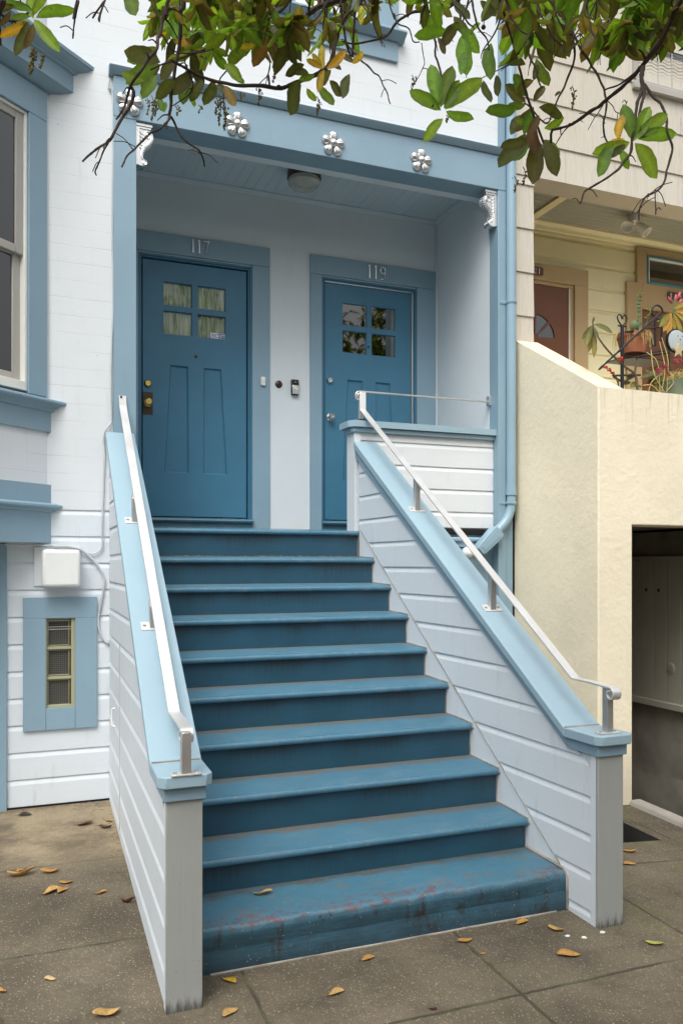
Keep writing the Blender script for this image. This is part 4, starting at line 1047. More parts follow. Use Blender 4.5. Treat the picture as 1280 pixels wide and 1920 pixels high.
# access hatch handle and seam on the left wall's outer side
p = at(215, 1345, plane=((.561, 0, 0), (1, -.0246, 0)))
bm = B()
tube(bm, spline([(xo_l(p.y)+.002, p.y-.004, p.z+.055), (xo_l(p.y)-.014, p.y-.002, p.z+.050), (xo_l(p.y)-.018, p.y, p.z+.035), (xo_l(p.y)-.018, p.y, p.z-.035), (xo_l(p.y)-.014, p.y-.002, p.z-.050), (xo_l(p.y)+.002, p.y-.004, p.z-.055)], 4), .0045, 8)
obj('hatch_handle', bm, MT['whiteplastic'], wl)
q = at(224, 1400, plane=((.561, 0, 0), (1, -.0246, 0)))
bm = B(); box(bm, xo_l(q.y)-.0008, xo_l(q.y)+.001, q.y-.0025, q.y+.0025, .09, 1.15); obj('hatch_seam', bm, MT['caulk'], wl, sm=False)
# landing parapet
bm = B()
LX0, LX1, LY0, LY1 = 2.285, 3.459, .042, .165
box(bm, LX0+.012, LX1, LY0+.012, LY1, 1.8705, 2.575)
siding(bm, (LX0+.05, LY0), (LX1-.001, LY0), (0, -1), 1.88, 2.56, 2.508-.1692*5, wob=.001)
box(bm, LX0, LX0+.051, LY0-.010, LY1+.01, 1.78, 2.575)
box(bm, LX0+.052, LX1-.001, LY0-.002, LY0+.012, 2.560, 2.575)
lw = obj('landing_wall', bm, MT['white'], steps, org=(1.45, -1.2, 0), sm=False)
bm = B()
prism(bm, [(LX0-.045, LY1+.05, 2.598), (LX0-.045, LY0+.005, 2.598), (LX0-.005, LY0-.045, 2.598), (LX1+.038, LY0-.045, 2.598), (LX1+.038, -.0285, 2.598) if False else (LX1+.0, LY0-.0449, 2.598), (LX1-.0005, LY1+.05, 2.598)], (0, 0, .046))
box(bm, LX1+.0005, LX1+.036, LY0-.0445, -.0285 if LY0-.0445 < -.0285 else LY0-.02, 2.599, 2.643) if False else None
obj('wall_cap', bm, MT['cap'], lw, bevel=.003)
bm = B()
prism(bm, [(LX0-.020, LY1+.03, 2.560), (LX0-.020, LY0+.002, 2.560), (LX0-.002, LY0-.026, 2.560), (LX1-.0005, LY0-.026, 2.560), (LX1-.0005, LY1+.03, 2.560)], (0, 0, .0375))
obj('cap_moulding', bm, MT['trimh'], lw, bevel=.006)
# wall under the landing, with a vent slot
bm = B()
box(bm, 2.40, 3.459, .058, .30, -.3, 1.86)
obj('under_landing_wall', bm, MT['pipe'], steps, org=(1.45, -1.2, 0), sm=False)

# ================================================================== handrails
PLL = (Vector((.6235, 0, 0)), Vector((1, -.0246, 0))); PLR = (Vector((2.3676, 0, 0)), Vector((1, .0259, 0)))
def rail_post(parent, base, top, s=.034):
    bm = B(); hexa(bm, [(base.x-s/2, base.y-s/2, base.z-.02), (base.x+s/2, base.y-s/2, base.z-.02), (base.x+s/2, base.y+s/2, base.z-.02), (base.x-s/2, base.y+s/2, base.z-.02), (base.x-s/2, base.y-s/2, top-.0), (base.x+s/2, base.y-s/2, top), (base.x+s/2, base.y+s/2, top+s*SL if base.y > KN else top), (base.x-s/2, base.y+s/2, top+s*SL if base.y > KN else top)])
    return obj('rail_post', bm, MT['alu_dull'], parent, bevel=.002)
def plate(parent, c, sloped):
    bm = B(); w2, l2, t = .054, .023, .007
    def z(y): return c.z+(y-c.y)*(SL if sloped else 0)
    hexa(bm, [(c.x+sx*w2, c.y+sy*l2, z(c.y+sy*l2)+dz) for dz in (.001, t) for sx, sy in ((-1, -1), (1, -1), (1, 1), (-1, 1))])
    pl = obj('base_plate', bm, MT['alu'], parent, bevel=.001)
    for sx in (-1, 1):
        bm = B(); lathe(bm, [(0, 0), (.0075, 0), (.0075, .005), (0, .006)], (c.x+sx*w2*.72, c.y, z(c.y)+t), 'Z', 6); obj('bolt', bm, MT['alu_dull'], pl, ang=.4)
def scroll(c, r0, r1, a0, a1, n=30):
    return [Vector((c.x, c.y-math.cos(R(a0+(a1-a0)*i/n))*(r0+(r1-r0)*i/n)*1.0, c.z+math.sin(R(a0+(a1-a0)*i/n))*(r0+(r1-r0)*i/n))) for i in range(n+1)]
def handrail(left):
    if left:
        pl = PLL; t = thing('handrail', 'flat white metal handrail up the left side wall', 'handrail', (.6, -1.2, 1.6), 'metal handrails')
        s = at(227, 742, Y=-.036); k0 = at(228, 762, Y=-.044); B0 = at(322, 1336, plane=pl); B1 = at(344, 1361, plane=pl)
        pts = [s+Vector((0, 0, .0)), Vector((k0.x, k0.y, k0.z)), Vector((k0.x, k0.y-.012, k0.z-.012)), B0]
        bases = [(253, 963), (287, 1184), (348, 1452)]
    else:
        pl = PLR; t = thing('handrail', 'flat white metal handrail up the right side wall, with a bar across the landing', 'handrail', (2.4, -1.2, 1.6), 'metal handrails')
        s = at(680, 735, Y=.075); k0 = at(680, 768, Y=.060); B0 = at(1078, 1272, plane=pl); B1 = at(1149, 1290, plane=pl)
        pts = [s, k0, k0+Vector((0, -.012, -.012)), B0]
        bases = [(781, 953), (922, 1143), (1139, 1367)]
    # clean straight run: keep the bar in its vertical plane
    B1.z = min(B1.z, B0.z-.01)
    d = (B1-B0); sc_r = .027
    c = Vector((B1.x, B1.y, B1.z-sc_r))
    sp = scroll(c, sc_r, .013, 90, -300)
    sp = [Vector((c.x, c.y-(p.y-c.y)*-1, p.z)) for p in sp]
    pts2 = pts+[B0.lerp(B1, .5)+Vector((0, 0, .002)), B1]+sp[1:]
    bm = B(); ribbon(bm, [p_+Vector((.009 if left else 0, 0, 0)) for p_ in pts2], .046, .009, (1, 0, 0)); obj('rail_bar', bm, MT['alu'], t, bevel=.0015)
    if left:
        bm = B(); lathe(bm, [(0, 0), (.008, 0), (.007, .004), (0, .005)], (s.x, s.y-.006, s.z-.008), 'Y', 10, flip=-1); obj('screw', bm, MT['bronze'], t)
    run = (pts[2], B0)
    for i, (u, v) in enumerate(bases):
        b = at(u, v, plane=pl); sl = b.y > KN
        b.z = topz(b.y)
        tt = (b.y-run[0].y)/(run[1].y-run[0].y); tz = run[0].z+(run[1].z-run[0].z)*tt if sl else B0.lerp(B1, min(1, max(0, (b.y-B0.y)/(B1.y-B0.y)))).z
        rail_post(t, b, tz-.004-(.011 if sl else 0)); plate(t, b, sl)
    if not left:
        cy_, cz_ = .105, 2.644
        top = s.z+.004; xs_ = s.x-.008
        bm = B(); box(bm, xs_-.014, xs_+.014, cy_-.026, cy_+.002, cz_-.002, top-.002); obj('rail_post', bm, MT['alu_dull'], t, bevel=.002)
        bm = B(); ax = at(918, 752, X=3.44)
        cc = Vector((xs_-.012, cy_-.012, top-.032)); r0 = .034
        sp = [Vector((cc.x+math.sin(R(a))*q, cc.y, cc.z+math.cos(R(a))*q)) for a, q in [(-360*1.35*i/36, r0*(1-.62*i/36)) for i in range(37)]]
        ribbon(bm, [(3.445, cy_-.012, ax.z), (3.3, cy_-.012, ax.z+(top+.002-ax.z)*.13)]+[(xs_+.02, cy_-.012, top+.002)]+sp, .020, .012, (0, 1, 0)); obj('cross_bar', bm, MT['alu_dull'], t, bevel=.003)
        bm = B(); box(bm, 3.440, 3.4592, cy_-.035, cy_+.010, ax.z-.028, ax.z+.045); obj('wall_flange', bm, MT['alu_dull'], t, bevel=.002)
        bm = B(); tube(bm, spline([(xs_-.05, cy_-.03, cz_+.004), (xs_-.03, cy_-.04, cz_+.016), (xs_, cy_-.042, cz_+.018), (xs_+.03, cy_-.035, cz_+.016), (xs_+.045, cy_-.02, cz_+.004)], 5), .006, 8); obj('cable_tie', bm, MT['black'], t)
handrail(True); handrail(False)

# ================================================================== fixtures
def bell_left():
    p = at(493, 715, Y=.955); t = thing('doorbell', 'small rounded white doorbell on the blue door frame', 'doorbell', (p.x, .959, p.z))
    bm = B(); box(bm, p.x-.021, p.x+.021, .940, .9588, p.z-.037, p.z+.037); obj('bell_case', bm, MT['whiteplastic'], t, bevel=.010, seg=4)
    bm = B(); lathe(bm, [(0, 0), (.014, 0), (.014, .003), (.011, .004), (.0105, .002), (0, .003)], (p.x, .940, p.z+.006), 'Y', 20, flip=-1); obj('bell_button', bm, MT['whiteplastic'], t)
bell_left()
p = at(523, 720, Y=.97); t = thing('bell_push', 'round dark bronze bell push on the white porch wall', 'doorbell', (p.x, PB, p.z))
bm = B(); lathe(bm, [(0, 0), (.031, 0), (.031, .003), (.022, .010), (.013, .012), (.012, .008), (0, .009)], (p.x, PB-.0003, p.z), 'Y', 24, flip=-1); obj('bell_plate', bm, MT['bronze'], t)
bm = B(); lathe(bm, [(0, 0), (.007, 0), (.006, .005), (0, .006)], (p.x, PB-.009, p.z), 'Y', 14, flip=-1); obj('bell_button', bm, MT['black'], t)
p = at(553, 726, Y=.96); t = thing('video_doorbell', 'black and silver camera doorbell on the white porch wall', 'doorbell', (p.x, PB, p.z))
bm = B(); box(bm, p.x-.032, p.x+.032, .950, PB-.0004, p.z-.064, p.z+.064); obj('bell_case', bm, MT['black'], t, bevel=.007, seg=3)
bm = B(); box(bm, p.x-.028, p.x+.028, .944, .9495, p.z-.058, p.z+.016); fp = obj('face_plate', bm, MT['chrome'], t, bevel=.003)
bm = B(); lathe(bm, [(0, 0), (.017, 0), (.017, .003), (.014, .004), (.0135, .001), (0, .0015)], (p.x+.004, .9438, p.z-.010), 'Y', 24, flip=-1); obj('bell_button', bm, MT['alu'], fp)
bm = B(); lathe(bm, [(0, 0), (.012, 0), (.010, .006), (0, .009)], (p.x, .9495, p.z+.034), 'Y', 20, flip=-1); obj('lens', bm, MT['mirrorglass'], t)
# white box on the basement wall
a, b = at(79, 1030, Y=-.13), at(151, 1101, Y=-.13)
t = thing('utility_box', 'square white metal box on the boarded wall above the basement window', 'box', (a.x, 0, b.z))
bm = B(); box(bm, a.x, b.x, -.13, -.012, b.z, a.z); obj('box_cover', bm, MT['boxwhite'], t, bevel=.022, seg=4)
bm = B(); box(bm, a.x-.045, b.x+.012, -.012, .004, b.z+.006, a.z+.02); obj('back_plate', bm, MT['side'], t, bevel=.002)
# cables
def cable(pts, r, label, n=8, name='cable'):
    bm = B(); tube(bm, spline(pts, n), r, 8); o = obj(name, bm, MT['rubber'], None, org=pts[0]); tag(o, label, 'cable'); return o
cv = [at(205, 150, Y=-.02), at(204, 165, Y=-.014), at(211, 178, Y=-.012)]
cv += [at(u, v, Y=-.012) for u, v in ((211.5, 300), (210.5, 430), (212, 560), (209.5, 640), (208, 720), (209, 785))]
cv += [at(206, 795, Y=-.018), at(197, 808, Y=-.02), at(194, 828, Y=-.014), at(196, 850, Y=-.012), at(193.5, 930, Y=-.012), at(191, 990, Y=-.016), at(192, 1020, Y=-.016), at(187, 1032, Y=-.016), at(175, 1038, Y=-.016), at(160, 1036, Y=-.017), at(140, 1027, Y=-.020), at(120, 1021, Y=-.020), at(95, 1023, Y=-.02), at(60, 1021.5, Y=-.03), at(10, 1021, Y=-.03)]
cable(cv, .0055, 'grey cable down the porch post and in under the bay window')
cv = [at(100, 1024, Y=-.034), at(125, 1024, Y=-.030), at(150, 1030, Y=-.026), at(170, 1046, Y=-.020), at(187, 1066, Y=-.014), at(195, 1086, Y=-.012), at(193, 1110, Y=-.012), at(187, 1142, Y=-.012), at(184, 1165, Y=-.012), at(187, 1185, Y=-.012), at(195, 1201, Y=-.012), at(203, 1206, Y=-.01), at(207, 1208, Y=.02)]
cable(cv, .0075, 'grey cable curling round the white box and blue window surround')
# conduit at the house corner
px, pr_ = 3.562, .0385
t = thing('conduit', 'blue painted conduit down the corner with a bend and a fitting at its foot', 'pipe', (px, -.05, 1.7))
yc = -.048
zb_ = at(952, 928, Y=yc).z
bm = B(); tube(bm, [(px, yc, 7.1), (px, yc, zb_)], pr_, 20); obj('pipe', bm, MT['pipe'], t)
bm = B(); tube(bm, [(px, yc, zb_-.002), (px, yc, zb_+.065)], pr_+.004, 20); obj('coupling', bm, MT['pipe'], t, ang=.5)
e = [Vector((px, yc, zb_))]+[Vector((px-.24*(1-math.cos(R(a))), yc, zb_-.06-.24*math.sin(R(a)))) for a in range(0, 51, 5)]
ddir = (e[-1]-e[-2]).normalized(); e.append(e[-1]+ddir*.05)
bm = B(); tube(bm, e, pr_-.003, 20); obj('elbow', bm, MT['pipe'], t)
bm = B(); q0 = e[-1]+Vector((0, -.006, 0)); q1 = q0+ddir*.24
sd_ = Vector((ddir.z, 0, -ddir.x))
prism(bm, [q0+sd_*.045+Vector((0, -.045, 0)), q0-sd_*.045+Vector((0, -.045, 0)), q0-sd_*.055+ddir*.03+Vector((0, -.045, 0)), q1-sd_*.045-ddir*.03+Vector((0, -.045, 0)), q1-sd_*.030+Vector((0, -.045, 0)), q1+sd_*.030+Vector((0, -.045, 0)), q1+sd_*.045-ddir*.03+Vector((0, -.045, 0)), q0+sd_*.055+ddir*.03+Vector((0, -.045, 0))], (0, .085, 0))
cb = obj('conduit_body', bm, MT['pipe'], t, bevel=.008, seg=3)
bm = B(); m0, m1 = q0+ddir*.03, q1-ddir*.03
prism(bm, [m0+sd_*.03+Vector((0, -.049, 0)), m0-sd_*.03+Vector((0, -.049, 0)), m1-sd_*.022+Vector((0, -.049, 0)), m1+sd_*.022+Vector((0, -.049, 0))], (0, .004, 0)); obj('cover_plate', bm, MT['pipe'], cb, bevel=.0015)
for (u, v) in ((950, 566), (950, 943), (925, 106)):
    z = at(u, v, Y=yc).z; bm = B(); tube(bm, [(px, yc, z-.012), (px, yc, z+.012)], pr_+.004, 20); tube(bm, [(px, yc, z-.004), (px, yc, z+.004)], pr_+.0065, 20); box(bm, px-.088, px-.03, -.032, -.026, z-.012, z+.012); lathe(bm, [(0, 0), (.007, 0), (.006, .004), (0, .005)], (px-.072, -.032, z), 'Y', 8, flip=-1)
    obj('clamp', bm, MT['pipe'], t, ang=.5)
# vent slot, ledge pipe and small globe lamp under the landing
a, b = at(836, 991, Y=.05), at(908, 1003, Y=.05)
bm = B(); box(bm, 2.75, b.x, .030, .058, b.z, a.z); o = obj('vent_slot', bm, MT['darkgap'], steps, bevel=.006)
bm = B(); tube(bm, [(2.7, .02, a.z-.085), (b.x+.03, .02, a.z-.085)], .020, 12); box(bm, 2.7, b.x+.03, .02, .0575, a.z-.14, a.z-.09); box(bm, 2.7, b.x+.02, .035, .0575, a.z-.20, a.z-.15)
obj('ledge', bm, MT['pipe'], steps, bevel=.003)
p = at(877, 1036, Y=-.03); bt = thing('globe_lamp', 'small white globe bulb on the wall below the landing', 'lamp', (p.x, -.03, p.z))
bm = B(); bmesh.ops.create_uvsphere(bm, u_segments=24, v_segments=16, radius=.046, matrix=Matrix.Translation(p)); obj('globe', bm, MT['whiteplastic'], bt)
bm = B(); tube(bm, [p, p+Vector((-.02, .10, 0))], .022, 14); obj('socket', bm, MT['pipe'], bt)
# ================================================================== the cream neighbour
nb = thing('neighbour_house', 'cream stucco and weathered shingle house with a porch terrace over a sunken drive', 'house', (4.5, 0, 0))
NX0 = 3.632
bm = B(); box(bm, 3.607, NX0+.05, .02, 1.4, -.3, 7.1); obj('party_gap', bm, MT['darkgap'], nb, sm=False)
def shingles(bm, p0, p1, nrm, zlo, zhi, line=3.55, E=.344):
    n = Vector((nrm[0], nrm[1], 0)); k0 = math.floor((zlo-line)/E); k1 = math.ceil((zhi-line)/E)
    d = Vector(p1)-Vector(p0); L = d.length; d.normalize()
    for k in range(k0, k1):
        z0, z1 = max(zlo, line+k*E), min(zhi, line+(k+1)*E)
        if z1-z0 < .01: continue
        x = -random.uniform(0, .5)
        while x < L:
            x2 = x+random.choice((.60, .61, .605)); a, b = max(0, x+.0008), min(L, x2-.0008)
            if b-a > .02:
                o = .013+random.uniform(-.001, .001); i = .002; za = z0+random.uniform(0, .003)
                q = lambda s, h, z: (p0[0]+d.x*s+n.x*h, p0[1]+d.y*s+n.y*h, z)
                hexa(bm, [q(a, o, za), q(b, o, za), q(b, -.01, za), q(a, -.01, za), q(a, i, z1+.004), q(b, i, z1+.004), q(b, -.01, z1+.004), q(a, -.01, z1+.004)])
            x = x2
bm = B()
box(bm, NX0, 8.5, .012, .22, 4.66, 7.2); shingles(bm, (NX0, 0), (8.5, 0), (0, -1), 4.655, 7.2)
box(bm, NX0, 3.795, .012, .22, 2.9, 4.659); shingles(bm, (NX0, 0), (3.797, 0), (0, -1), 3.1, 4.654)
obj('shingle_wall', bm, MT['shingle'], nb, sm=False)
# upper window with a wavy lattice
a = at(1186, 92, Y=-.02); b = at(1195, 162, Y=-.02); wz = at(1280, 178, Y=-.02).z
bm = B(); box(bm, a.x, a.x+1.5, -.045, .01, wz-.05, wz+.004); box(bm, a.x+.03, a.x+1.47, -.03, .01, wz+.0045, wz+.035); box(bm, a.x, a.x+.05, -.025, .01, wz+.036, wz+1.3); box(bm, a.x+.051, a.x+1.45, -.024, .01, wz+1.2, wz+1.3)
wn = obj('upper_window', bm, MT['sash'], nb, bevel=.003)
bm = B(); box(bm, a.x+.05, a.x+1.45, -.004, .008, wz+.03, wz+1.2); obj('window_glass', bm, MT['mirrorglass'], wn, sm=False)
bm = B()
for k in range(9):
    xx = a.x+.12+k*.15; tube(bm, [(xx, -.012, wz+.036), (xx, -.012, wz+1.2)], .005, 6)
for k in range(40):
    zz = wz+.06+k*.03; tube(bm, [(a.x+.05+i*.02, -.009, zz+.008*math.sin(i*1.05)) for i in range(70)], .0018, 4)
obj('lattice', bm, MT['sash'], wn)
# stucco: cheek with sloping cap, front wall with the drive opening
FY = -.99; ZT = 2.79; OX0, OX1, OZ = 3.918, 4.95, 1.868
bm = B()
vv = {}
def sv(*p):
    if p not in vv: vv[p] = bm.verts.new(p)
    return vv[p]
def sf(*ps): bm.faces.new([sv(*p) for p in ps])
F2, S2, ZC = FY+.22, NX0+.205, 3.355
sf((NX0, .01, -.6), (NX0, FY, -.6), (NX0, FY, ZT), (NX0, .01, ZC))                       # cheek, seen from the left
sf((NX0, FY, -.6), (OX0, FY, -.6), (OX0, FY, OZ), (9, FY, OZ), (9, FY, ZT), (S2, FY, ZT), (NX0, FY, ZT))
sf((OX0, FY, -.6), (OX0, .5, -.6), (OX0, .5, OZ), (OX0, FY, OZ))
sf((OX0, FY, OZ), (OX0, F2, OZ), (9, F2, OZ), (9, FY, OZ))
sf((S2, FY, ZT), (9, FY, ZT), (9, F2, ZT), (S2, F2, ZT))
sf((S2, F2, ZT), (9, F2, ZT), (9, F2, 2.2), (S2, F2, 2.2))
zc2 = ZT+(ZC-ZT)*(F2-FY)/(.01-FY)
sf((S2, FY, ZT), (S2, F2, ZT), (S2, F2, zc2)); sf((S2, F2, ZT), (S2, .01, ZT-.5), (S2, .01, ZC), (S2, F2, zc2))
bmesh.ops.recalc_face_normals(bm, faces=bm.faces[:])
box(bm, OX1+.35, 9, FY+.005, 1, -.6, OZ-.0005); box(bm, 3.845, 9, FY+.2505, .84, 2.25, 2.40)
o = obj('stucco_wall', bm, MT['stucco'], nb, bevel=.010, seg=3)
bm = B()
prism(bm, [(NX0+.001, FY+.001, ZT-.02), (NX0+.001, .008, ZC-.02), (NX0+.001, .008, ZC+.004), (NX0+.001, FY+.001, ZT+.004)], (.212, 0, 0))
obj('stucco_cap', bm, MT['stucco_cap'], nb, bevel=.006, seg=3)
# carved scratches in the plaster? left out; passage under the terrace
bm = B()
box(bm, OX0+.0005, OX1+.3, .5, .6, -.8, 2.0); box(bm, OX0+.0005, OX1+.35, FY+.2505, .5, OZ+.02, OZ+.08); box(bm, OX1+.012, OX1+.35, FY, .5, -.9, OZ-.0005)
obj('passage', bm, MT['undercroft'], nb, sm=False)
bm = B(); y = FY+.02
while y < .48:
    y2 = y+.152; box(bm, OX1-.004, OX1+.0115, y+.004, min(.499, y2-.004), .475, 1.635); y = y2
box(bm, OX1-.022, OX1+.0115, FY+.01, .499, 1.636, 1.665); box(bm, OX1-.05, OX1+.0115, FY+.01, .499, .425, .4745)
pk = obj('plank_wall', bm, MT['darkboards'], nb, bevel=.002)
bm = B()
for (u, v) in ((1211, 1106), (1234, 1107)):
    q = at(u, v, X=OX1-.006); lathe(bm, [(0, 0), (.014, 0), (.014, .003), (0, .004)], (OX1-.004, q.y, q.z), 'X', 14, flip=-1)
obj('bolt_head', bm, MT['black'], pk)
q = at(1257, 1254, X=OX1-.006); bm = B(); lathe(bm, [(0, 0), (.048, 0), (.048, .004), (.042, .007), (0, .007)], (OX1-.004, q.y, q.z), 'X', 28, flip=-1)
for k in range(-3, 4): box(bm, OX1-.0135, OX1-.0112, q.y-.033+abs(k)*.004, q.y+.033-abs(k)*.004, q.z+k*.010-.002, q.z+k*.010+.002)
obj('round_vent', bm, MT['darkboards'], pk, ang=.5)
# porch: back wall, ceiling, beam mouldings
BY = .85
f0, f1 = at(1102, 508, Y=BY-.03), at(1077, 534, Y=BY-.03); s1 = at(1062, 543, Y=BY+.03); DX0 = s1.x-.86
g0 = at(1194, 470, Y=BY-.03); g1 = at(1175, 530, Y=BY-.03); X2 = g1.x+1.35
bm = B()
for (xa, xb, za) in ((f0.x-.05, g1.x+.05, 2.2), (3.6, f0.x-.0505, f0.z-.04), (g1.x+.0505, g0.x+.03, g1.z-.02), (g0.x+.0305, X2-.05, 4.60), (X2-.0495, 8.5, 2.2)):
    siding(bm, (xa, BY), (xb, BY), (0, -1), za, 4.75, at(1190, 549, Y=BY).z-.21*6, E=.21, dep=.016, flat=.82); box(bm, xa, xb, BY+.012, BY+.2, za, 4.8)
obj('porch_wall', bm, MT['creamside'], nb, sm=False)
bm = B(); y = .22; CZ2 = 4.735
while y < BY:
    y2 = min(y+.062, BY+.01)
    prism(bm, [(3.6, y, CZ2+.006), (3.6, y+.004, CZ2), (3.6, y2-.004, CZ2), (3.6, y2, CZ2+.006), (3.6, y2, CZ2+.03), (3.6, y, CZ2+.03)], (4.9, 0, 0)); y = y2
obj('porch_ceiling', bm, MT['greyceil'], nb, sm=False)
bm = B(); prism(bm, [(3.6, BY-.0005, CZ2-.075), (3.6, BY-.02, CZ2-.070), (3.6, BY-.03, CZ2-.045), (3.6, BY-.06, CZ2-.02), (3.6, BY-.06, CZ2-.0006), (3.6, BY-.0005, CZ2-.0006)], (4.9, 0, 0)); obj('crown_moulding', bm, MT['creamside'], nb, ang=.4)
a = at(1005, 403, Z=CZ2-.02); b = at(1070, 366, Z=CZ2-.02)
bm = B(); box(bm, a.x-.03, a.x+.05, .225, BY-.07, CZ2-.02, CZ2-.0005); obj('ceiling_batten', bm, MT['creamside'], nb, bevel=.003)
# door 121

bm = B()
box(bm, f1.x, f0.x, BY-.035, BY+.02, 2.3, f1.z); box(bm, DX0-.26, f0.x, BY-.036, BY+.02, f1.z+.0008, f0.z)
box(bm, f1.x-.035, f1.x-.0005, BY-.015, BY+.05, 2.3, f1.z-.03); box(bm, DX0-.1, f1.x-.0005, BY-.014, BY+.05, f1.z-.029, f1.z-.0005)
nd = obj('door_frame', bm, MT['tan'], nb, bevel=.003)
bm = B(); c0 = at(1003, 632, Y=BY+.002); rr_ = at(1040, 632, Y=BY+.002).x-c0.x
outer = rct(DX0, s1.x, 2.3, s1.z+.03)
aa = [R(180*i/24) for i in range(25)]
cxd = c0.x
def sector(a0, a1, r0, r1): 
    n = 8; return [(cxd+math.cos(R(a0+(a1-a0)*i/n))*r1, c0.z+math.sin(R(a0+(a1-a0)*i/n))*r1) for i in range(n+1)]+[(cxd+math.cos(R(a1-(a1-a0)*i/n))*r0, c0.z+math.sin(R(a1-(a1-a0)*i/n))*r0) for i in range(n+1)]
holes = [sector(a0+4, a0+41, rr_*.18, rr_) for a0 in (0, 45, 90, 135)]
faceplate(bm, outer, holes, BY+.002)
for h_ in holes: pocket(bm, h_, BY+.002, [(0.0, BY+.02)])
for hz in (2.42, 2.95):
    for hx in (DX0+.12, DX0+.48): box(bm, hx, hx+.26, BY-.006, BY+.0018, hz, hz+.36)
dd = obj('door', bm, MT['browndoor'], nb, sm=False); dd['label'] = 'red brown door with a half round fan light'
bm = B(); box(bm, cxd-rr_-.02, cxd+rr_+.02, BY+.012, BY+.016, c0.z, c0.z+rr_+.02); obj('window_pane', bm, MT['mirrorglass'], dd, sm=False)
bm = B(); box(bm, DX0, s1.x, BY+.06, BY+.09, 2.3, s1.z); obj('dark_hall', bm, MT['interior'], nb, sm=False)
bm = B(); box(bm, s1.x-.004, s1.x+.010, BY-.012, BY+.03, 2.3, s1.z+.0); obj('weather_strip', bm, MT['vinyl'], nd, bevel=.002)
def plaque(txt, u0, u1, v0, v1, chars, label):
    a, b = at(u0, v0, Y=BY-.045), at(u1, v1, Y=BY-.045); z0, z1 = b.z, a.z
    if a.z < b.z: z0, z1 = a.z, b.z
    t = thing('house_number', label, 'house number', (a.x, BY-.04, z0))
    bm = B(); e = .012
    prism(bm, [(a.x, BY-.05, z0+e), (a.x+e, BY-.05, z0), (b.x-e, BY-.05, z0), (b.x, BY-.05, z0+e), (b.x, BY-.05, z1-e), (b.x-e, BY-.05, z1), (a.x+e, BY-.05, z1), (a.x, BY-.05, z1-e)], (0, .013, 0)); obj('plaque', bm, MT['brownplaque'], t, bevel=.002)
    h = (z1-z0)*.62; n = len(chars)
    for i, ch in enumerate(chars):
        bm = B(); digit(bm, ch, a.x+(b.x-a.x)*(.10+.80*i/n)+.004, z0+(z1-z0)*.19, h, BY-.053); obj('digit', bm, MT['chrome'], t, ang=.8)
plaque('121', 989, 1018, 497, 517, '121', 'brown plaque with 121 in silver over the red brown door')
# second entrance with a transom
g0 = at(1194, 470, Y=BY-.03); g1 = at(1175, 530, Y=BY-.03); t0 = at(1212, 478, Y=BY-.03); t1 = at(1212, 531, Y=BY-.03); dr0 = at(1203, 577, Y=BY-.03)
X2 = g1.x+1.35
bm = B(); zt_ = CZ2-.08
box(bm, g1.x, dr0.x, BY-.035, BY+.02, 2.3, g1.z+.02); box(bm, g0.x, t0.x, BY-.035, BY+.02, g1.z+.0208, zt_); box(bm, dr0.x+.0005, X2, BY-.035, BY+.02, dr0.z, t1.z-.0); box(bm, t0.x+.0005, X2, BY-.036, BY+.02, t0.z, zt_); box(bm, X2-.15, X2, BY-.0345, BY+.02, 2.3, dr0.z-.0005)
box(bm, X2-.2, X2, BY-.034, BY+.02, t1.z+.0005, t0.z-.0005)
fr_ = obj('door_frame', bm, MT['tan'], nb, bevel=.003)
bm = B(); k = .018; xe = X2-.2005
box(bm, t0.x+.001, t0.x+k, BY-.042, BY+.01, t1.z+.001, t0.z-.001); box(bm, t0.x+k+.0005, xe, BY-.042, BY+.01, t0.z-k, t0.z-.001); box(bm, t0.x+k+.0005, xe, BY-.042, BY+.01, t1.z+.001, t1.z+k)
tw = obj('transom_window', bm, MT['blueframe'], nb, bevel=.002)
bm = B(); box(bm, t0.x+k, xe, BY-.006, BY-.002, t1.z+k, t0.z-k); obj('window_glass', bm, MT['mirrorglass'], tw, sm=False)
bm = B(); k2 = .012; x0_ = t0.x+k+.001
box(bm, x0_, x0_+k2, BY-.036, BY-.004, t1.z+k+.001, t0.z-k-.001); box(bm, x0_+k2+.0004, xe, BY-.036, BY-.004, t0.z-k-k2, t0.z-k-.001); obj('window_frame', bm, MT['vinyl'], tw, bevel=.001)
bm = B(); box(bm, dr0.x+.001, X2-.151, BY+.0, BY+.04, 2.3, dr0.z-.001)
for hx in (0, 1): box(bm, dr0.x+.14+hx*.4, dr0.x+.44+hx*.4, BY-.008, BY-.0005, 2.5, dr0.z-.25)
o = obj('door', bm, MT['browndoor'], nb, bevel=.003); o['label'] = 'dark brown door under a blue edged transom'
plaque('123', 1251, 1284, 546, 565, '123', 'brown plaque with 123 in silver under the blue edged transom')
bm = B(); box(bm, 3.6, 9, 1.1, 8, -.5, 7.15); box(bm, 3.6, 9, .23, 1.1, 4.77, 7.15); box(bm, 8.51, 9, FY+.26, 1.1, -.5, 7.15); obj('house_body', bm, MT['creamside'], nb, sm=False)
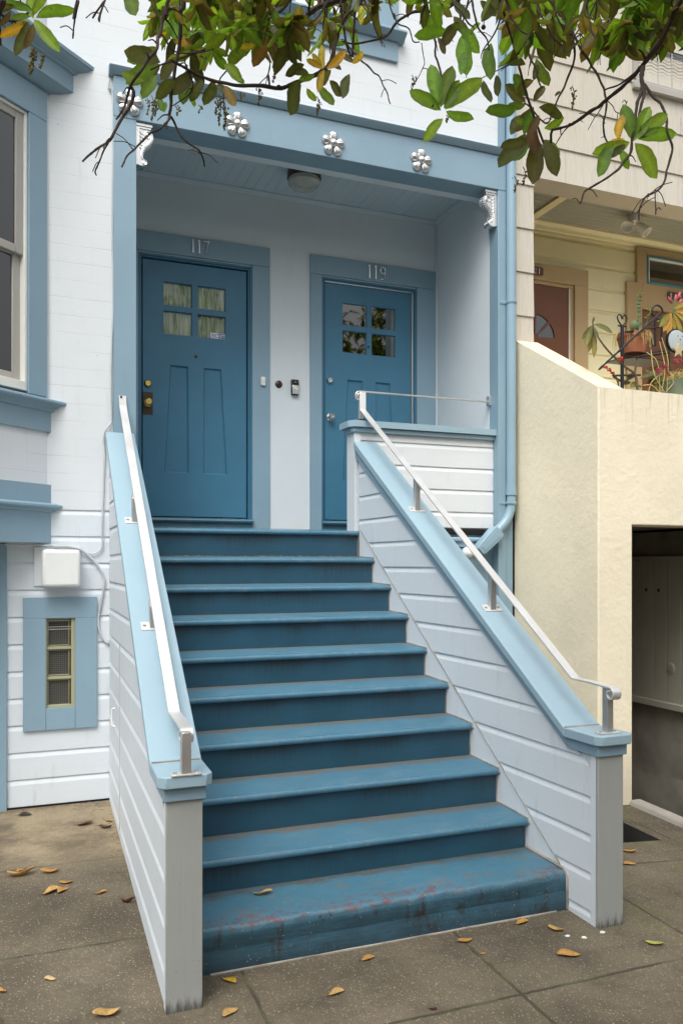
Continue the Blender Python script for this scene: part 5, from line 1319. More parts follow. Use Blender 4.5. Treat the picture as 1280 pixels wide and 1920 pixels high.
# twin floodlight
p = at(1187, 405, Z=CZ2); fl = thing('floodlight', 'twin white floodlight on the grey porch ceiling of the cream house', 'lamp', (p.x, p.y, CZ2))
bm = B(); lathe(bm, [(0, 0), (.062, 0), (.066, -.02), (.060, -.055), (.030, -.065), (0, -.065)], (p.x, p.y, CZ2-.0005)); obj('lamp_base', bm, MT['vinyl'], fl, ang=.5)
for sx, dv in ((-1, Vector((-.62, -.35, -.50))), (1, Vector((.30, -.45, -.62)))):
    q = Vector((p.x+sx*.028, p.y-.01, CZ2-.06)); d_ = dv.normalized()
    bm = B(); tube(bm, [q, q+d_*.05], .013, 10)
    lathe(bm, [(0, .03), (.030, .03), (.036, .05), (.040, .09), (.050, .125), (.052, .14), (.046, .14), (.040, .11), (0, .10)], q, d_, 22); obj('lamp_head', bm, MT['vinyl'], fl, ang=.5)

# ================================================================== leaves (used by plants and the tree)
def leaf_geo(bm, lay, base, d, up, L, W, droop, fold, col, nseg=6, curl=0.0, jag=0.0):
    d = d.normalized(); side = d.cross(up)
    if side.length < 1e-3: side = d.orthogonal()
    side.normalize(); up = side.cross(d).normalized(); rows = []
    for i in range(nseg+1):
        t = i/nseg
        w_ = W*.80*(0.05 if t < .05 else (t**.72*(1-t)**.62)/.433*(1+.05*math.sin(t*19+L*900)))
        if i == nseg: w_ = W*.03
        p = base+d*(L*t*(1-.25*droop*t))-Vector((0, 0, 1))*(droop*L*t*t*.6)+up*curl*L*math.sin(t*3.1)*.25+side*(jag*L*.15*math.sin(t*5))
        f_ = fold*w_
        rows.append([bm.verts.new(p+side*w_+up*f_), bm.verts.new(p), bm.verts.new(p-side*w_+up*f_)])
    for a, b in zip(rows, rows[1:]):
        for j in range(2):
            f = bm.faces.new((a[j], b[j], b[j+1], a[j+1])); f.smooth = True
            k_ = random.uniform(.94, 1.06)
            for lp in f.loops:
                e_ = k_*(1.45 if lp.vert in (a[1], b[1]) else .92); lp[lay] = (col[0]*e_, col[1]*e_, col[2]*e_, 1)
GREEN, BRIGHT, OLIVE, BROWN, YELLOW = (.095, .17, .016), (.15, .265, .022), (.072, .076, .016), (.11, .066, .022), (.46, .31, .03)
def vary(c, k=.22):
    j = random.uniform(1-k, 1+k); h = random.uniform(-.12, .12)
    return (c[0]*j*(1+h), c[1]*j*(1-h*.5), c[2]*j)
def rosette_leaves(bm, lay, c, axis, n, L, cols, spread=(50, 95), droop=.35, W=.21):
    axis = axis.normalized(); e1 = axis.orthogonal().normalized(); e2 = axis.cross(e1); a0 = random.uniform(0, 6.28)
    for i in range(n):
        a = a0+i*2.4+random.uniform(-.3, .3); ph = R(random.uniform(*spread)); rad = e1*math.cos(a)+e2*math.sin(a)
        d = axis*math.cos(ph)+rad*math.sin(ph); l = L*random.uniform(.7, 1.12)
        leaf_geo(bm, lay, c+axis*random.uniform(-.012, .012), d, (axis*math.sin(ph)-rad*math.cos(ph)+Vector((0, 0, .4))), l, l*W*random.uniform(.85, 1.15), droop*random.uniform(.4, 1.4), random.uniform(.15, .55), vary(random.choice(cols)), curl=random.uniform(-.2, .3), jag=random.uniform(-.6, .6))
def newleaf():
    bm = B(); return bm, bm.loops.layers.float_color.new('tint')

# ================================================================== terrace plants
PY = -.74
def T(u, v, y=PY): return at(u, v, Y=y)
# iron plant stand
b0 = T(1166, 735); st = thing('plant_stand', 'black wrought iron plant stand with a heart shaped finial', 'plant stand', (b0.x, PY, 2.41))
bm = B(); top = T(1166, 611); tube(bm, [(b0.x, PY, 2.41), (b0.x, PY, top.z)], .013, 10); tube(bm, [(b0.x-.035, PY, top.z), (b0.x+.035, PY, top.z)], .006, 8)
hz0 = top.z; h = T(1166, 590).z-hz0
for s in (-1, 1): tube(bm, spline([(b0.x, PY, hz0), (b0.x+s*.03, PY, hz0+h*.35), (b0.x+s*.042, PY, hz0+h*.75), (b0.x+s*.026, PY, hz0+h), (b0.x+s*.006, PY, hz0+h*.85), (b0.x+s*.004, PY, hz0+h*.62)], 5), .005, 8)
obj('post', bm, MT['iron'], st)
bm = B(); a, b = T(1122, 693, PY-.05), T(1238, 586, PY-.05)
pts = [a.lerp(b, i/60) for i in range(61)]; tube(bm, pts, [.006+.003*abs(math.sin(i*.55)) for i in range(61)], 6); obj('twisted_rod', bm, MT['iron'], st)
bm = B()
for (u0, v0, u1, v1) in ((1148, 704, 1200, 703), (1166, 672, 1252, 662), (1172, 622, 1235, 614), (1166, 716, 1150, 706), (1166, 718, 1192, 703)): tube(bm, [T(u0, v0), T(u1, v1)], .0075, 8)
for (u0, v0, u1, v1) in ((1178, 667, 1250, 657), (1240, 592, 1240, 640), (1228, 590, 1228, 650)): tube(bm, [T(u0, v0, PY+.16), T(u1, v1, PY+.16)], .0085, 8)
a = T(1170, 668); b = T(1246, 660); box(bm, a.x, b.x, PY-.01, PY+.2, a.z-.004, a.z+.004)
c = T(1222, 640); tube(bm, spline([T(1228, 610), T(1226, 640), T(1224, 648), T(1218, 644), T(1220, 636)], 5), .006, 8)
c = T(1232, 585); tube(bm, [c+Vector((.05*math.cos(R(a_)), 0, .05*math.sin(R(a_)))) for a_ in range(0, 361, 20)], .007, 8)
obj('shelf_bars', bm, MT['iron'], st)
# terracotta pot
a, b = T(1178, 628), T(1226, 622); cxp = (a.x+b.x)/2; zt_ = T(1200, 622).z; zb_ = T(1200, 659).z
pt_ = thing('flower_pot', 'terracotta pot of cactus and succulents on the iron stand', 'flower pot', (cxp, PY+.09, zb_))
r0 = (b.x-a.x)/2
bm = B(); lathe(bm, [(0, 0), (r0*.72, 0), (r0*.95, (zt_-zb_)*.78), (r0*1.0, (zt_-zb_)*.79), (r0*1.04, zt_-zb_), (r0*.93, zt_-zb_), (r0*.90, (zt_-zb_)*.9), (0, (zt_-zb_)*.9)], (cxp, PY+.09, zb_+.004), seg=30); obj('pot', bm, MT['terracotta'], pt_, ang=.5)
bm = B()
for k in range(50):
    a_ = random.uniform(0, 6.28); q = Vector((cxp+math.cos(a_)*r0*.6, PY+.09+math.sin(a_)*r0*.6, zt_-.01)); tube(bm, spline([q, q+Vector((math.cos(a_)*r0*.5, math.sin(a_)*r0*.5, .02)), q+Vector((math.cos(a_)*r0*.62, math.sin(a_)*r0*.62, -random.uniform(.02, .12)))], 3), .0014, 4)
obj('dry_straw', bm, MT['straw'], pt_)
p = T(1189, 611, PY+.05); bm = B(); bmesh.ops.create_uvsphere(bm, u_segments=24, v_segments=14, radius=1, matrix=Matrix.Translation(p) @ Matrix.Diagonal((.032, .032, .042, 1)))
for v in bm.verts:
    q = v.co-p; a_ = math.atan2(q.y, q.x); k_ = 1+.07*math.cos(a_*10); v.co.x = p.x+q.x*k_; v.co.y = p.y+q.y*k_
obj('cactus', bm, MT['cactus'], pt_)
bm = B(); pts = spline([T(1199, 622, PY+.07), T(1198, 590, PY+.07), T(1197, 572, PY+.07), T(1199, 556, PY+.07)], 8)
tube(bm, pts, [.011+.003*math.sin(i*1.9) for i in range(len(pts))], 9)
tube(bm, spline([T(1205, 622, PY+.1), T(1212, 605, PY+.1), T(1218, 588, PY+.1)], 5), .006, 7); tube(bm, spline([T(1209, 611, PY+.1), T(1200, 604, PY+.1), T(1194, 600, PY+.1)], 5), .004, 7)
obj('cactus_stem', bm, MT['cactus'], pt_)
bm, lay = newleaf()
for (u, v, n, L) in ((1199, 554, 9, .035), (1218, 586, 9, .04), (1213, 594, 7, .035)): rosette_leaves(bm, lay, T(u, v, PY+.08), Vector((0, -.2, 1)), n, L, [(.16, .20, .10), (.12, .15, .06)], (10, 70), 0.0, .28)
obj('succulent_leaves', bm, MT['leaf'], pt_)
# leggy leafy plant at the left
lp = thing('leafy_plant', 'leggy plant with drooping grey green leaves leaning over the stucco wall', 'plant', tuple(T(1192, 715)))
bm = B(); tube(bm, spline([T(1196, 735), T(1190, 702), T(1172, 688), T(1150, 668), T(1132, 648), T(1119, 628), T(1111, 607), T(1113, 594)], 6), [.010-.00015*i for i in range(43)], 8); tube(bm, spline([T(1190, 702), T(1191, 690), T(1195, 668)], 5), .008, 8); obj('stem', bm, MT['stem'], lp)
bm, lay = newleaf(); ggc = [(.13, .15, .06), (.16, .17, .07), (.10, .12, .05)]
for (u, v, du, dv, L, dy) in ((1110, 610, -16, 34, .165, -.2), (1110, 610, -20, 26, .12, .5), (1110, 610, 6, 25, .11, -.7), (1113, 608, 40, 12, .17, -.2), (1110, 612, -5, 44, .17, .3), (1113, 622, -2, 48, .17, -.2), (1110, 606, 3, -12, .06, 0), (1111, 610, -2, 40, .14, .6)):
    c = T(u, v); e = T(u+du, v+dv)-c; e.y += dy*.05
    leaf_geo(bm, lay, c, e, Vector((0, -1, .3)), L, L*.19, .25, .25, vary(random.choice(ggc)))
for (u, v, du, dv, L) in ((1190, 700, -25, 14, .12), (1200, 710, 20, -10, .16), (1196, 716, -18, 8, .13), (1215, 705, 10, 25, .15), (1205, 690, 22, 18, .15), (1182, 716, -20, 4, .1), (1210, 722, 20, -12, .14), (1222, 700, 8, -18, .13), (1203, 725, -22, -6, .12), (1230, 720, 14, -14, .14)):
    c = T(u, v, PY+.03); e = T(u+du, v+dv, PY-.02)-c; leaf_geo(bm, lay, c, e, Vector((0, -.8, .6)), L, L*.22, .2, .25, vary(random.choice([(.10, .12, .04), (.19, .15, .05), (.07, .08, .03)])))
obj('leaves', bm, MT['leaf'], lp)
# yellowing plant at the right
yp = thing('leafy_plant', 'tall plant with yellowing leaves and red buds beside the iron stand', 'plant', tuple(T(1255, 735, PY+.05)))
bm = B(); tube(bm, spline([T(1258, 735, PY+.05), T(1254, 660, PY+.05), T(1262, 600, PY+.0), T(1264, 575, PY), T(1266, 560, PY)], 6), .009, 8); tube(bm, spline([T(1262, 600, PY), T(1245, 592, PY), T(1232, 604, PY)], 5), .005, 7); obj('stem', bm, MT['cactus'], yp)
bm, lay = newleaf(); yc_ = [(.30, .22, .045), (.24, .20, .05), (.36, .26, .05)]
for (u, v, du, dv, L) in ((1258, 590, -10, 44, .17), (1256, 588, -32, 30, .17), (1262, 588, 16, 38, .17), (1264, 585, 26, 20, .16), (1258, 586, -22, 44, .18), (1265, 582, 30, 6, .15), (1262, 592, 2, 30, .12), (1262, 580, 20, -14, .12)):
    c = T(u, v, PY-.01); e = T(u+du, v+dv, PY-.05)-c; leaf_geo(bm, lay, c, e, Vector((0, -1, .3)), L, L*.21, .2, .3, vary(random.choice(yc_), .15))
obj('leaves', bm, MT['leaf'], yp)
bm = B()
for (u, v, d) in ((1266, 562, (.1, 0, 1)), (1272, 556, (.4, 0, 1)), (1274, 566, (.8, 0, .6)), (1257, 565, (-.6, 0, .8))):
    c = T(u, v, PY); d = Vector(d).normalized(); lathe(bm, [(0, -.02), (.008, -.01), (.013, .008), (.009, .028), (0, .045)], c, d, 10)
obj('bud', bm, MT['pinkred'], yp)
# round ornament
c = T(1267, 640, PY-.06); orn = thing('wall_ornament', 'round white face ornament with a star in a black ring among the plants', 'ornament', tuple(c))
bm = B(); rr_ = .092
lathe(bm, [(rr_*.90, -.01), (rr_*.97, -.010), (rr_, 0), (rr_*.97, .010), (rr_*.90, .01)], c, 'Y', 36, flip=-1); obj('ring', bm, MT['black'], orn)
bm = B(); lathe(bm, [(0, 0), (rr_*.89, 0), (rr_*.87, .012), (rr_*.5, .020), (0, .022)], c+Vector((0, -.002, 0)), 'Y', 36, flip=-1); obj('disc', bm, plain('pale_ornament', (.42, .47, .47), .5), orn)
bm = B()
for dx, dz in ((.0, .034), (.045, .036)): lathe(bm, [(0, 0), (.0035, 0), (.003, .003), (0, .004)], c+Vector((dx-.005, -.022, dz)), 'Y', 10, flip=-1)
obj('eye', bm, MT['black'], orn)
bm = B(); lathe(bm, [(0, 0), (.006, 0), (.005, .004), (0, .005)], c+Vector((.016, -.022, .012)), 'Y', 10, flip=-1); obj('nose', bm, MT['pinkred'], orn)
bm = B(); sc = c+Vector((-.005, -.034, -.075)); prism(bm, [sc+Vector((math.sin(R(36*i))*(.055 if i % 2 == 0 else .024), 0, math.cos(R(36*i))*(.055 if i % 2 == 0 else .024))) for i in range(10)], (0, .012, 0)); obj('star', bm, plain('straw_star', (.50, .40, .22), .8), orn, bevel=.002)
# red geraniums, pink succulents, straw lined basket
def flower_plant(name, label, cat, base, heads, mat, r, stemmat):
    t = thing(name, label, cat, tuple(base)); bm = B()
    for h_ in heads: tube(bm, spline([base, base.lerp(h_, .5)+Vector((.02, 0, .01)), h_], 6), .0028, 6)
    obj('stem', bm, MT[stemmat], t)
    for h_ in heads:
        bm = B()
        for k in range(9):
            d = Vector((random.uniform(-1, 1), random.uniform(-1, .6), random.uniform(-.4, 1))).normalized()
            bmesh.ops.create_icosphere(bm, subdivisions=1, radius=1, matrix=Matrix.Translation(h_+d*r*.7) @ Matrix.Diagonal((r*.55, r*.5, r*.45, 1)))
        obj('flower', bm, MT[mat], t)
    return t
flower_plant('red_flower', 'small red flowers leaning out over the end of the stucco wall', 'flower', T(1160, 726, PY-.03), [T(1135, 689, PY-.06), T(1142, 693, PY-.06), T(1148, 700, PY-.05)], 'red', .014, 'stem')
flower_plant('red_flower', 'single bright red flower in front of the iron stand post', 'flower', T(1175, 716, PY-.05), [T(1163, 673, PY-.07)], 'red', .018, 'stem')
sp_ = thing('succulent', 'cluster of dusty pink succulent heads beside the straw basket', 'plant', tuple(T(1235, 715, PY-.08)))
for (u, v, r) in ((1231, 698, .040), (1244, 690, .036), (1249, 702, .028), (1264, 681, .034), (1272, 677, .026)):
    bm = B(); c = T(u, v, PY-.1)
    for k in range(26):
        a_ = k*2.4; q = (k+1)/26; d = Vector((math.cos(a_)*q, -.75+.5*math.sin(a_)*q, math.sin(a_)*q*.8+.5)).normalized()
        lathe(bm, [(0, 0), (r*.20, r*.25), (r*.24, r*.6), (0, r*1.0)], c, d, 6)
    obj('succulent_head', bm, MT['pinkred'], sp_)
bk = thing('hanging_basket', 'grey green bowl lined with straw at the terrace edge', 'basket', tuple(T(1265, 735, PY-.08)))
c = T(1277, 716, PY-.05); bm = B(); rb = .17
lathe(bm, [(0, -.10), (rb*.7, -.10), (rb*.95, -.03), (rb, .0), (rb*.94, .0), (rb*.85, -.03), (0, -.03)], c+Vector((0, 0, -.01)), seg=30); obj('bowl', bm, MT['greenpot'], bk)
bm = B()
for k in range(320):
    a_ = random.uniform(0, 6.28); q = random.uniform(.2, 1.0)*rb; p0 = c+Vector((math.cos(a_)*q, math.sin(a_)*q, random.uniform(-.02, .03)+.05*(1-q/rb)))
    d = Vector((random.gauss(0, 1), random.gauss(0, 1), random.gauss(.1, .5))).normalized()*random.uniform(.04, .10); tube(bm, [p0, p0+d*.5+Vector((0, 0, .012)), p0+d], .0016, 4)
obj('straw_lining', bm, MT['straw'], bk)
bm = B()
for (u0, v0, u1, v1, u2, v2) in ((1237, 735, 1232, 680, 1212, 660), (1240, 735, 1246, 690, 1236, 640), (1250, 730, 1252, 676, 1240, 632), (1245, 735, 1226, 700, 1220, 655), (1215, 735, 1222, 715, 1240, 700), (1248, 735, 1262, 715, 1250, 690), (1236, 735, 1222, 722, 1205, 722)):
    tube(bm, spline([T(u0, v0, PY-.1), T(u1, v1, PY-.12), T(u2, v2, PY-.1)], 8), .003, 5)
obj('dry_stalk', bm, MT['straw'], bk)
# ================================================================== street tree
tree = thing('street_tree', 'evergreen street tree whose dark twigs and glossy leaves hang into the top of the view', 'tree', (1.9, -7.0, gz(0, -7.0)))
bm = B()
trunk = spline([(1.9, -7.0, -.25), (1.88, -6.98, .8), (1.95, -6.95, 1.8), (1.85, -6.9, 2.7)], 8)
tube(bm, trunk, [.19-.0035*i for i in range(len(trunk))], 14)
for v in bm.verts:
    q = mnoise.noise(v.co*6)*.02; v.co.x += q; v.co.y += q
obj('trunk', bm, MT['bark'], tree)
LIMBS = [spline([(1.85, -6.9, 2.55), (1.5, -6.2, 3.5), (1.1, -5.2, 4.0), (.8, -4.5, 4.1), (.45, -3.75, 4.0)], 6), spline([(1.85, -6.9, 2.6), (2.1, -5.9, 3.6), (2.3, -4.9, 4.1), (2.25, -4.0, 4.15)], 6),
         spline([(1.87, -6.92, 2.3), (.7, -6.3, 3.3), (-.2, -5.4, 3.9), (-.5, -4.5, 4.0)], 6), spline([(1.87, -6.92, 2.5), (3.0, -6.6, 3.6), (3.8, -5.8, 4.6)], 6), spline([(1.85, -6.9, 2.7), (1.8, -6.9, 4.0), (1.5, -6.3, 5.6)], 6)]
for L in LIMBS:
    bm = B(); n = len(L); tube(bm, L, [.075*(1-.75*i/n) for i in range(n)], 10); obj('limb', bm, MT['bark'], tree)
hub = [p for L in LIMBS[:3] for p in L[8:]]
TW = []
def twig(pts, D0, D1, r0, r1, attach=False):
    n = len(pts); P = [at(u, v, D=D0+(D1-D0)*i/max(1, n-1)+.05*mnoise.noise((u*.01, v*.01, D0*7))) for i, (u, v) in enumerate(pts)]
    if attach:
        s = P[0]; h = min(hub, key=lambda q: (q-s).length-(.0)); m = s.lerp(h, .5)+Vector((0, 0, .12)); P = [h, m]+P
    sp = spline(P, 6); n = len(sp); r0, r1 = r0*.66, r1*.72
    sp = [q+Vector((mnoise.noise(q*23), mnoise.noise(q*23+Vector((9, 0, 0))), mnoise.noise(q*23+Vector((0, 9, 0)))))*.006 for q in sp]
    TW.append((sp, [(r0+(r1-r0)*i/(n-1))*(1+.30*mnoise.noise((i*.9, r0*999, D0))) for i in range(n)]))
def z1(*a): return [(x/2, y/2) for x, y in a]
def z2(*a): return [(640+x/2, y/2) for x, y in a]
twig(z1((690, -60), (680, 0), (678, 110), (650, 290), (635, 430)), 1.95, 2.0, .0085, .0055, True)
twig(z1((635, 430), (600, 478), (560, 510), (510, 550), (480, 580), (460, 625)), 2.0, 1.9, .0045, .0028)
twig(z1((635, 430), (655, 475), (690, 520), (720, 548), (750, 570), (765, 600), (770, 625)), 2.0, 2.1, .0045, .0026)
twig(z1((640, -60), (620, 30), (600, 110), (580, 190), (520, 270), (488, 330), (462, 395), (430, 445)), 1.8, 1.75, .008, .003, True)
twig(z1((490, 325), (500, 350), (488, 395), (470, 430), (430, 500), (390, 545), (345, 580), (312, 606)), 1.77, 1.7, .006, .003)
twig(z1((405, 535), (385, 590), (365, 635), (370, 655)), 1.72, 1.74, .003, .002)
twig(z1((640, 228), (690, 250), (760, 290), (870, 312), (970, 325), (1090, 315), (1170, 285), (1235, 240), (1258, 150), (1275, 60), (1290, -50)), 1.95, 2.25, .0045, .010)
twig(z1((560, 260), (690, 210), (760, 185), (830, 150), (960, 90), (1060, 30), (1120, -50)), 2.0, 2.2, .003, .006, False)
twig(z1((1150, 50), (1200, 20), (1290, -10), (1340, -50)), 2.1, 2.1, .010, .012)
twig(z1((300, -50), (295, 0), (288, 70), (278, 145)), 1.5, 1.5, .0028, .0022, True)
twig(z1((400, -40), (380, 5), (345, 65)), 1.5, 1.5, .003, .0022, True)
twig(z1((30, -70), (20, 0), (5, 60), (0, 170)), 1.5, 1.5, .006, .004, True)
twig(z1((0, 40), (40, 70), (90, 60), (125, 40)), 1.5, 1.55, .004, .003)
twig(z1((870, 240), (820, 300), (840, 350), (842, 470)), 2.05, 2.05, .003, .0015)
twig(z1((860, -50), (880, 30), (920, 110), (1010, 240), (960, 330)), 2.2, 2.1, .004, .0015, True)
twig(z1((700, 240), (720, 320), (690, 370), (640, 400)), 2.0, 2.05, .003, .0018)
twig(z1((960, 80), (990, 120), (1060, 160), (1110, 220), (1130, 260)), 2.2, 2.2, .0035, .002)
twig(z1((600, 120), (640, 180), (720, 200), (800, 180)), 1.9, 2.0, .0035, .002)
twig(z2((-20, 130), (20, 60), (60, 20), (100, -50)), 2.1, 2.1, .004, .006)
twig(z2((20, 160), (50, 60), (70, -40)), 2.1, 2.1, .0035, .005, True)
twig(z2((0, 150), (70, 160), (150, 140), (195, 100), (260, 50), (370, 35), (420, 10), (470, -40)), 2.1, 2.2, .003, .007, False)
twig(z2((20, 150), (40, 190), (80, 230), (120, 270), (150, 300), (168, 350), (182, 386)), 2.1, 2.0, .004, .002)
twig(z2((170, -40), (195, 50), (215, 90), (250, 110), (270, 150), (295, 152)), 2.1, 2.05, .0035, .002, True)
twig(z2((350, 45), (350, 130), (355, 220), (380, 330), (345, 395)), 2.15, 2.0, .005, .003)
twig(z2((300, 160), (312, 230), (290, 290), (262, 330)), 2.1, 2.1, .002, .0012)
twig(z2((835, -60), (840, 0), (870, 130), (930, 230), (980, 330), (992, 400), (978, 480), (1000, 530)), 2.3, 2.1, .007, .003, True)
twig(z2((740, 490), (790, 485), (850, 470), (930, 420), (1000, 370), (1080, 300), (1130, 240), (1190, 160), (1240, 60), (1300, -50)), 2.3, 1.9, .004, .009, True)
twig(z2((690, 380), (760, 460), (800, 400), (850, 280), (872, 190), (860, 80), (850, -40)), 2.3, 2.3, .003, .006)
twig(z2((1130, 310), (1110, 400), (1100, 480), (1080, 570), (1050, 620), (1000, 660), (910, 712), (888, 758)), 1.9, 1.8, .006, .0028)
twig(z2((1140, 320), (1190, 380), (1215, 440), (1222, 490), (1238, 570), (1218, 655), (1190, 715), (1140, 740), (1118, 780), (1112, 825)), 1.9, 1.8, .005, .0024)
twig(z2((1183, 715), (1180, 760), (1178, 806)), 1.82, 1.8, .0025, .0018)
twig(z2((1130, 250), (1128, 300), (1135, 340), (1120, 420), (1110, 500)), 1.9, 1.88, .009, .003)
twig(z2((700, -40), (705, 100), (706, 200), (725, 260), (745, 330)), 2.35, 2.3, .005, .003, True)
twig(z2((530, 290), (590, 260), (640, 235), (690, 185), (705, 150)), 2.2, 2.35, .002, .003)
twig(z2((980, 390), (950, 440), (920, 490)), 2.1, 2.1, .002, .0013)
twig(z2((1000, 375), (1040, 420), (1070, 380)), 2.1, 2.0, .002, .0013)
twig(z2((860, 130), (820, 60), (760, 20), (640, 0)), 2.3, 2.4, .004, .003)
twig(z2((980, 340), (1080, 290), (1190, 170)), 2.15, 2.0, .003, .004)
twig(z2((800, 540), (830, 495), (870, 455)), 2.3, 2.25, .002, .003)
random.seed(12)
for k in range(42):                                # fine drooping twiglets among the leaves
    u = random.choice((random.uniform(270, 720), random.uniform(760, 1290))); v = random.uniform(-40, 60); D = random.uniform(1.9, 2.5); du, dv = random.uniform(-45, 45), random.uniform(25, 95)
    twig([(u-du*.6, v-60), (u-du*.2, v-15), (u+du*.3, v+dv*.35), (u+du*.8, v+dv*.7), (u+du*(1.0 if k % 2 else .7), v+dv)], D, D+random.uniform(-.1, .1), .0045, .0018)
for sp, rr in list(TW[:110]):                      # short spurs
    for k in range(max(2, len(sp)//9)):
        i = random.randrange(2, len(sp)); r = rr[i]
        if random.random() < .75:
            d = Vector((random.uniform(-1, 1), random.uniform(-.6, .6), random.uniform(-1, .3))).normalized()*random.uniform(.015, .055)
            TW.append((spline([sp[i], sp[i]+d*.5+Vector((0, 0, .006)), sp[i]+d], 4), [r*.55*(1-.06*j) for j in range(9)]))
for sp, rr in TW:
    bm = B(); tube(bm, sp, [max(.0010, rr[min(i, len(rr)-1)]) for i in range(len(sp))], 7); tb = bm
    me = bpy.data.meshes.new('t'); bm.to_mesh(me); bm.free()
    if 'ALLT' not in globals(): ALLT = B()
    ALLT.from_mesh(me); bpy.data.meshes.remove(me)
obj('twigs', ALLT, MT['bark'], tree)
bm, lay = newleaf()
random.seed(21)
G, BR, OL, BW, YE = GREEN, BRIGHT, OLIVE, BROWN, YELLOW
MIXD = [OL, OL, OL, (.045, .050, .012), (.060, .062, .014), (.09, .10, .018), G, (.10, .075, .02), (.055, .060, .014), (.13, .10, .03), BR, BR]
def cluster(u, v, D, n, Lpx, cols, axis=(0, 0, -1), spread=(50, 95), droop=.35, W=.21):
    rosette_leaves(bm, lay, at(u, v, D=D), Vector(axis), n, Lpx*D/1550, cols, spread, droop, W)
def one(u0, v0, u1, v1, D, col, W=.22, droop=0.0, tw=0.0, dd=0.0):
    a = at(u0, v0, D=D); b = at(u1, v1, D=D+dd); d = b-a; rt = Vector((CS, -SN, 0)); vw = -ray(u0, v0).normalized()
    leaf_geo(bm, lay, a, d, vw+rt*tw+Vector((0, 0, .15)), d.length, d.length*W, droop, random.uniform(.1, .35), vary(col, .12), 8, curl=random.uniform(-.1, .2), jag=random.uniform(-.4, .4))
# far left whorl
for q in ((62, 34, 55, -22, BR), (68, 32, 140, 12, BR), (64, 36, 112, 98, BR), (58, 30, 20, 32, G), (60, 28, 90, -20, BR), (52, 40, 30, 105, OL), (56, 42, 36, 44, G), (50, 36, 2, 72, YE), (62, 44, 48, 92, BW), (66, 48, 88, 72, YE), (20, 20, 0, 50, BW), (30, 10, -14, 20, OL), (10, 0, 60, 20, G)): one(*q[:4], 1.5, q[4], W=.2)
one(236, -14, 256, 28, 1.5, G, .42)
for (u0, v0, u1, v1, c) in ((300, 116, 233, 92, OL), (296, 118, 236, 156, G), (270, 150, 228, 138, BR), (300, 120, 262, 160, OL), (296, 88, 240, 118, G), (330, 110, 300, 148, OL), (292, 140, 268, 186, G), (330, 150, 290, 182, OL), (360, 130, 320, 180, OL), (350, 140, 345, 196, G), (380, 150, 356, 190, OL), (400, 150, 384, 198, OL), (420, 160, 442, 198, (.22, .15, .04)), (405, 158, 430, 175, OL), (310, 190, 308, 210, G), (296, 182, 306, 208, G), (360, 180, 364, 200, BR), (420, 120, 455, 150, BR), (440, 140, 458, 156, G)): one(u0, v0, u1, v1, random.uniform(1.95, 2.15), c, .30, tw=random.uniform(-.3, .3))
for k in range(74):
    u = random.uniform(285, 560); v = random.uniform(-70, 95)-abs(u-400)*.10
    cluster(u, v, random.uniform(1.9, 2.5), random.randint(4, 6), random.uniform(40, 66), MIXD if random.random() < .66 else [G, BR, BR], (random.uniform(-.5, .5), random.uniform(-.4, .2), -1), (35, 90), .4, .25)
for (u0, v0, u1, v1, c) in ((500, 70, 476, 126, (.2, .11, .025)), (505, 65, 520, 100, BW), (480, 80, 448, 92, YE), (540, 40, 530, 90, OL), (470, 40, 463, 84, OL), (360, 20, 340, 62, BR), (370, 10, 350, 40, BR), (312, 60, 292, 70, YE), (320, 50, 300, 30, BR), (355, 15, 345, 40, BR)): one(u0, v0, u1, v1, 2.05, c, .26)
for (u0, v0, u1, v1, c) in ((606, 128, 574, 110, YE), (608, 126, 600, 84, YE), (612, 128, 650, 96, YE), (608, 130, 594, 172, YE), (604, 124, 584, 100, YE)): one(u0, v0, u1, v1, 2.0, c, .22)
for (u0, v0, u1, v1, c) in ((562, 150, 540, 214, OL), (580, 140, 548, 130, OL), (575, 165, 592, 190, BR), (600, 160, 624, 198, G), (618, 150, 640, 180, OL), (655, 138, 640, 184, OL), (570, 120, 534, 140, OL), (545, 90, 530, 120, OL), (590, 140, 560, 150, G), (620, 130, 600, 160, (.1, .09, .02)), (680, 95, 662, 120, YE), (640, 96, 660, 118, OL), (640, 130, 622, 118, BW)): one(u0, v0, u1, v1, 2.05, c, .28, tw=random.uniform(-.3, .3))
for k in range(26):
    u = random.uniform(540, 720); v = random.uniform(-90, 66)
    cluster(u, v, random.uniform(2.0, 2.4), random.randint(3, 5), random.uniform(38, 60), MIXD if random.random() < .7 else [G, BR, YE], (random.uniform(-.5, .5), 0, -1), (35, 90), .4, .24)
# bright whorl in the middle
for (u0, v0, u1, v1, c) in ((826, 206, 768, 168, BR), (822, 198, 808, 120, BR), (834, 204, 902, 142, BR), (836, 208, 887, 226, BR), (830, 222, 792, 264, BR), (826, 200, 846, 122, G), (832, 202, 862, 150, G), (824, 204, 812, 186, G)): one(u0, v0, u1, v1, 2.0, c, .24)
for (u0, v0, u1, v1, c) in ((870, 60, 872, 142, BR), (862, 50, 900, 98, BR), (878, 90, 862, 140, BR), (860, 40, 826, 86, OL), (850, 30, 880, 70, OL), (866, 50, 834, 52, BR), (880, 58, 900, 42, BR), (830, 5, 802, 56, BR), (850, 0, 880, 36, OL), (840, 60, 776, 64, BR), (820, 70, 836, 100, BW), (930, -10, 905, 42, OL), (920, 80, 916, 150, G), (906, 150, 918, 192, OL), (930, 140, 934, 180, OL), (900, 0, 930, 30, OL)): one(u0, v0, u1, v1, 2.1, c, .25, tw=random.uniform(-.3, .3))
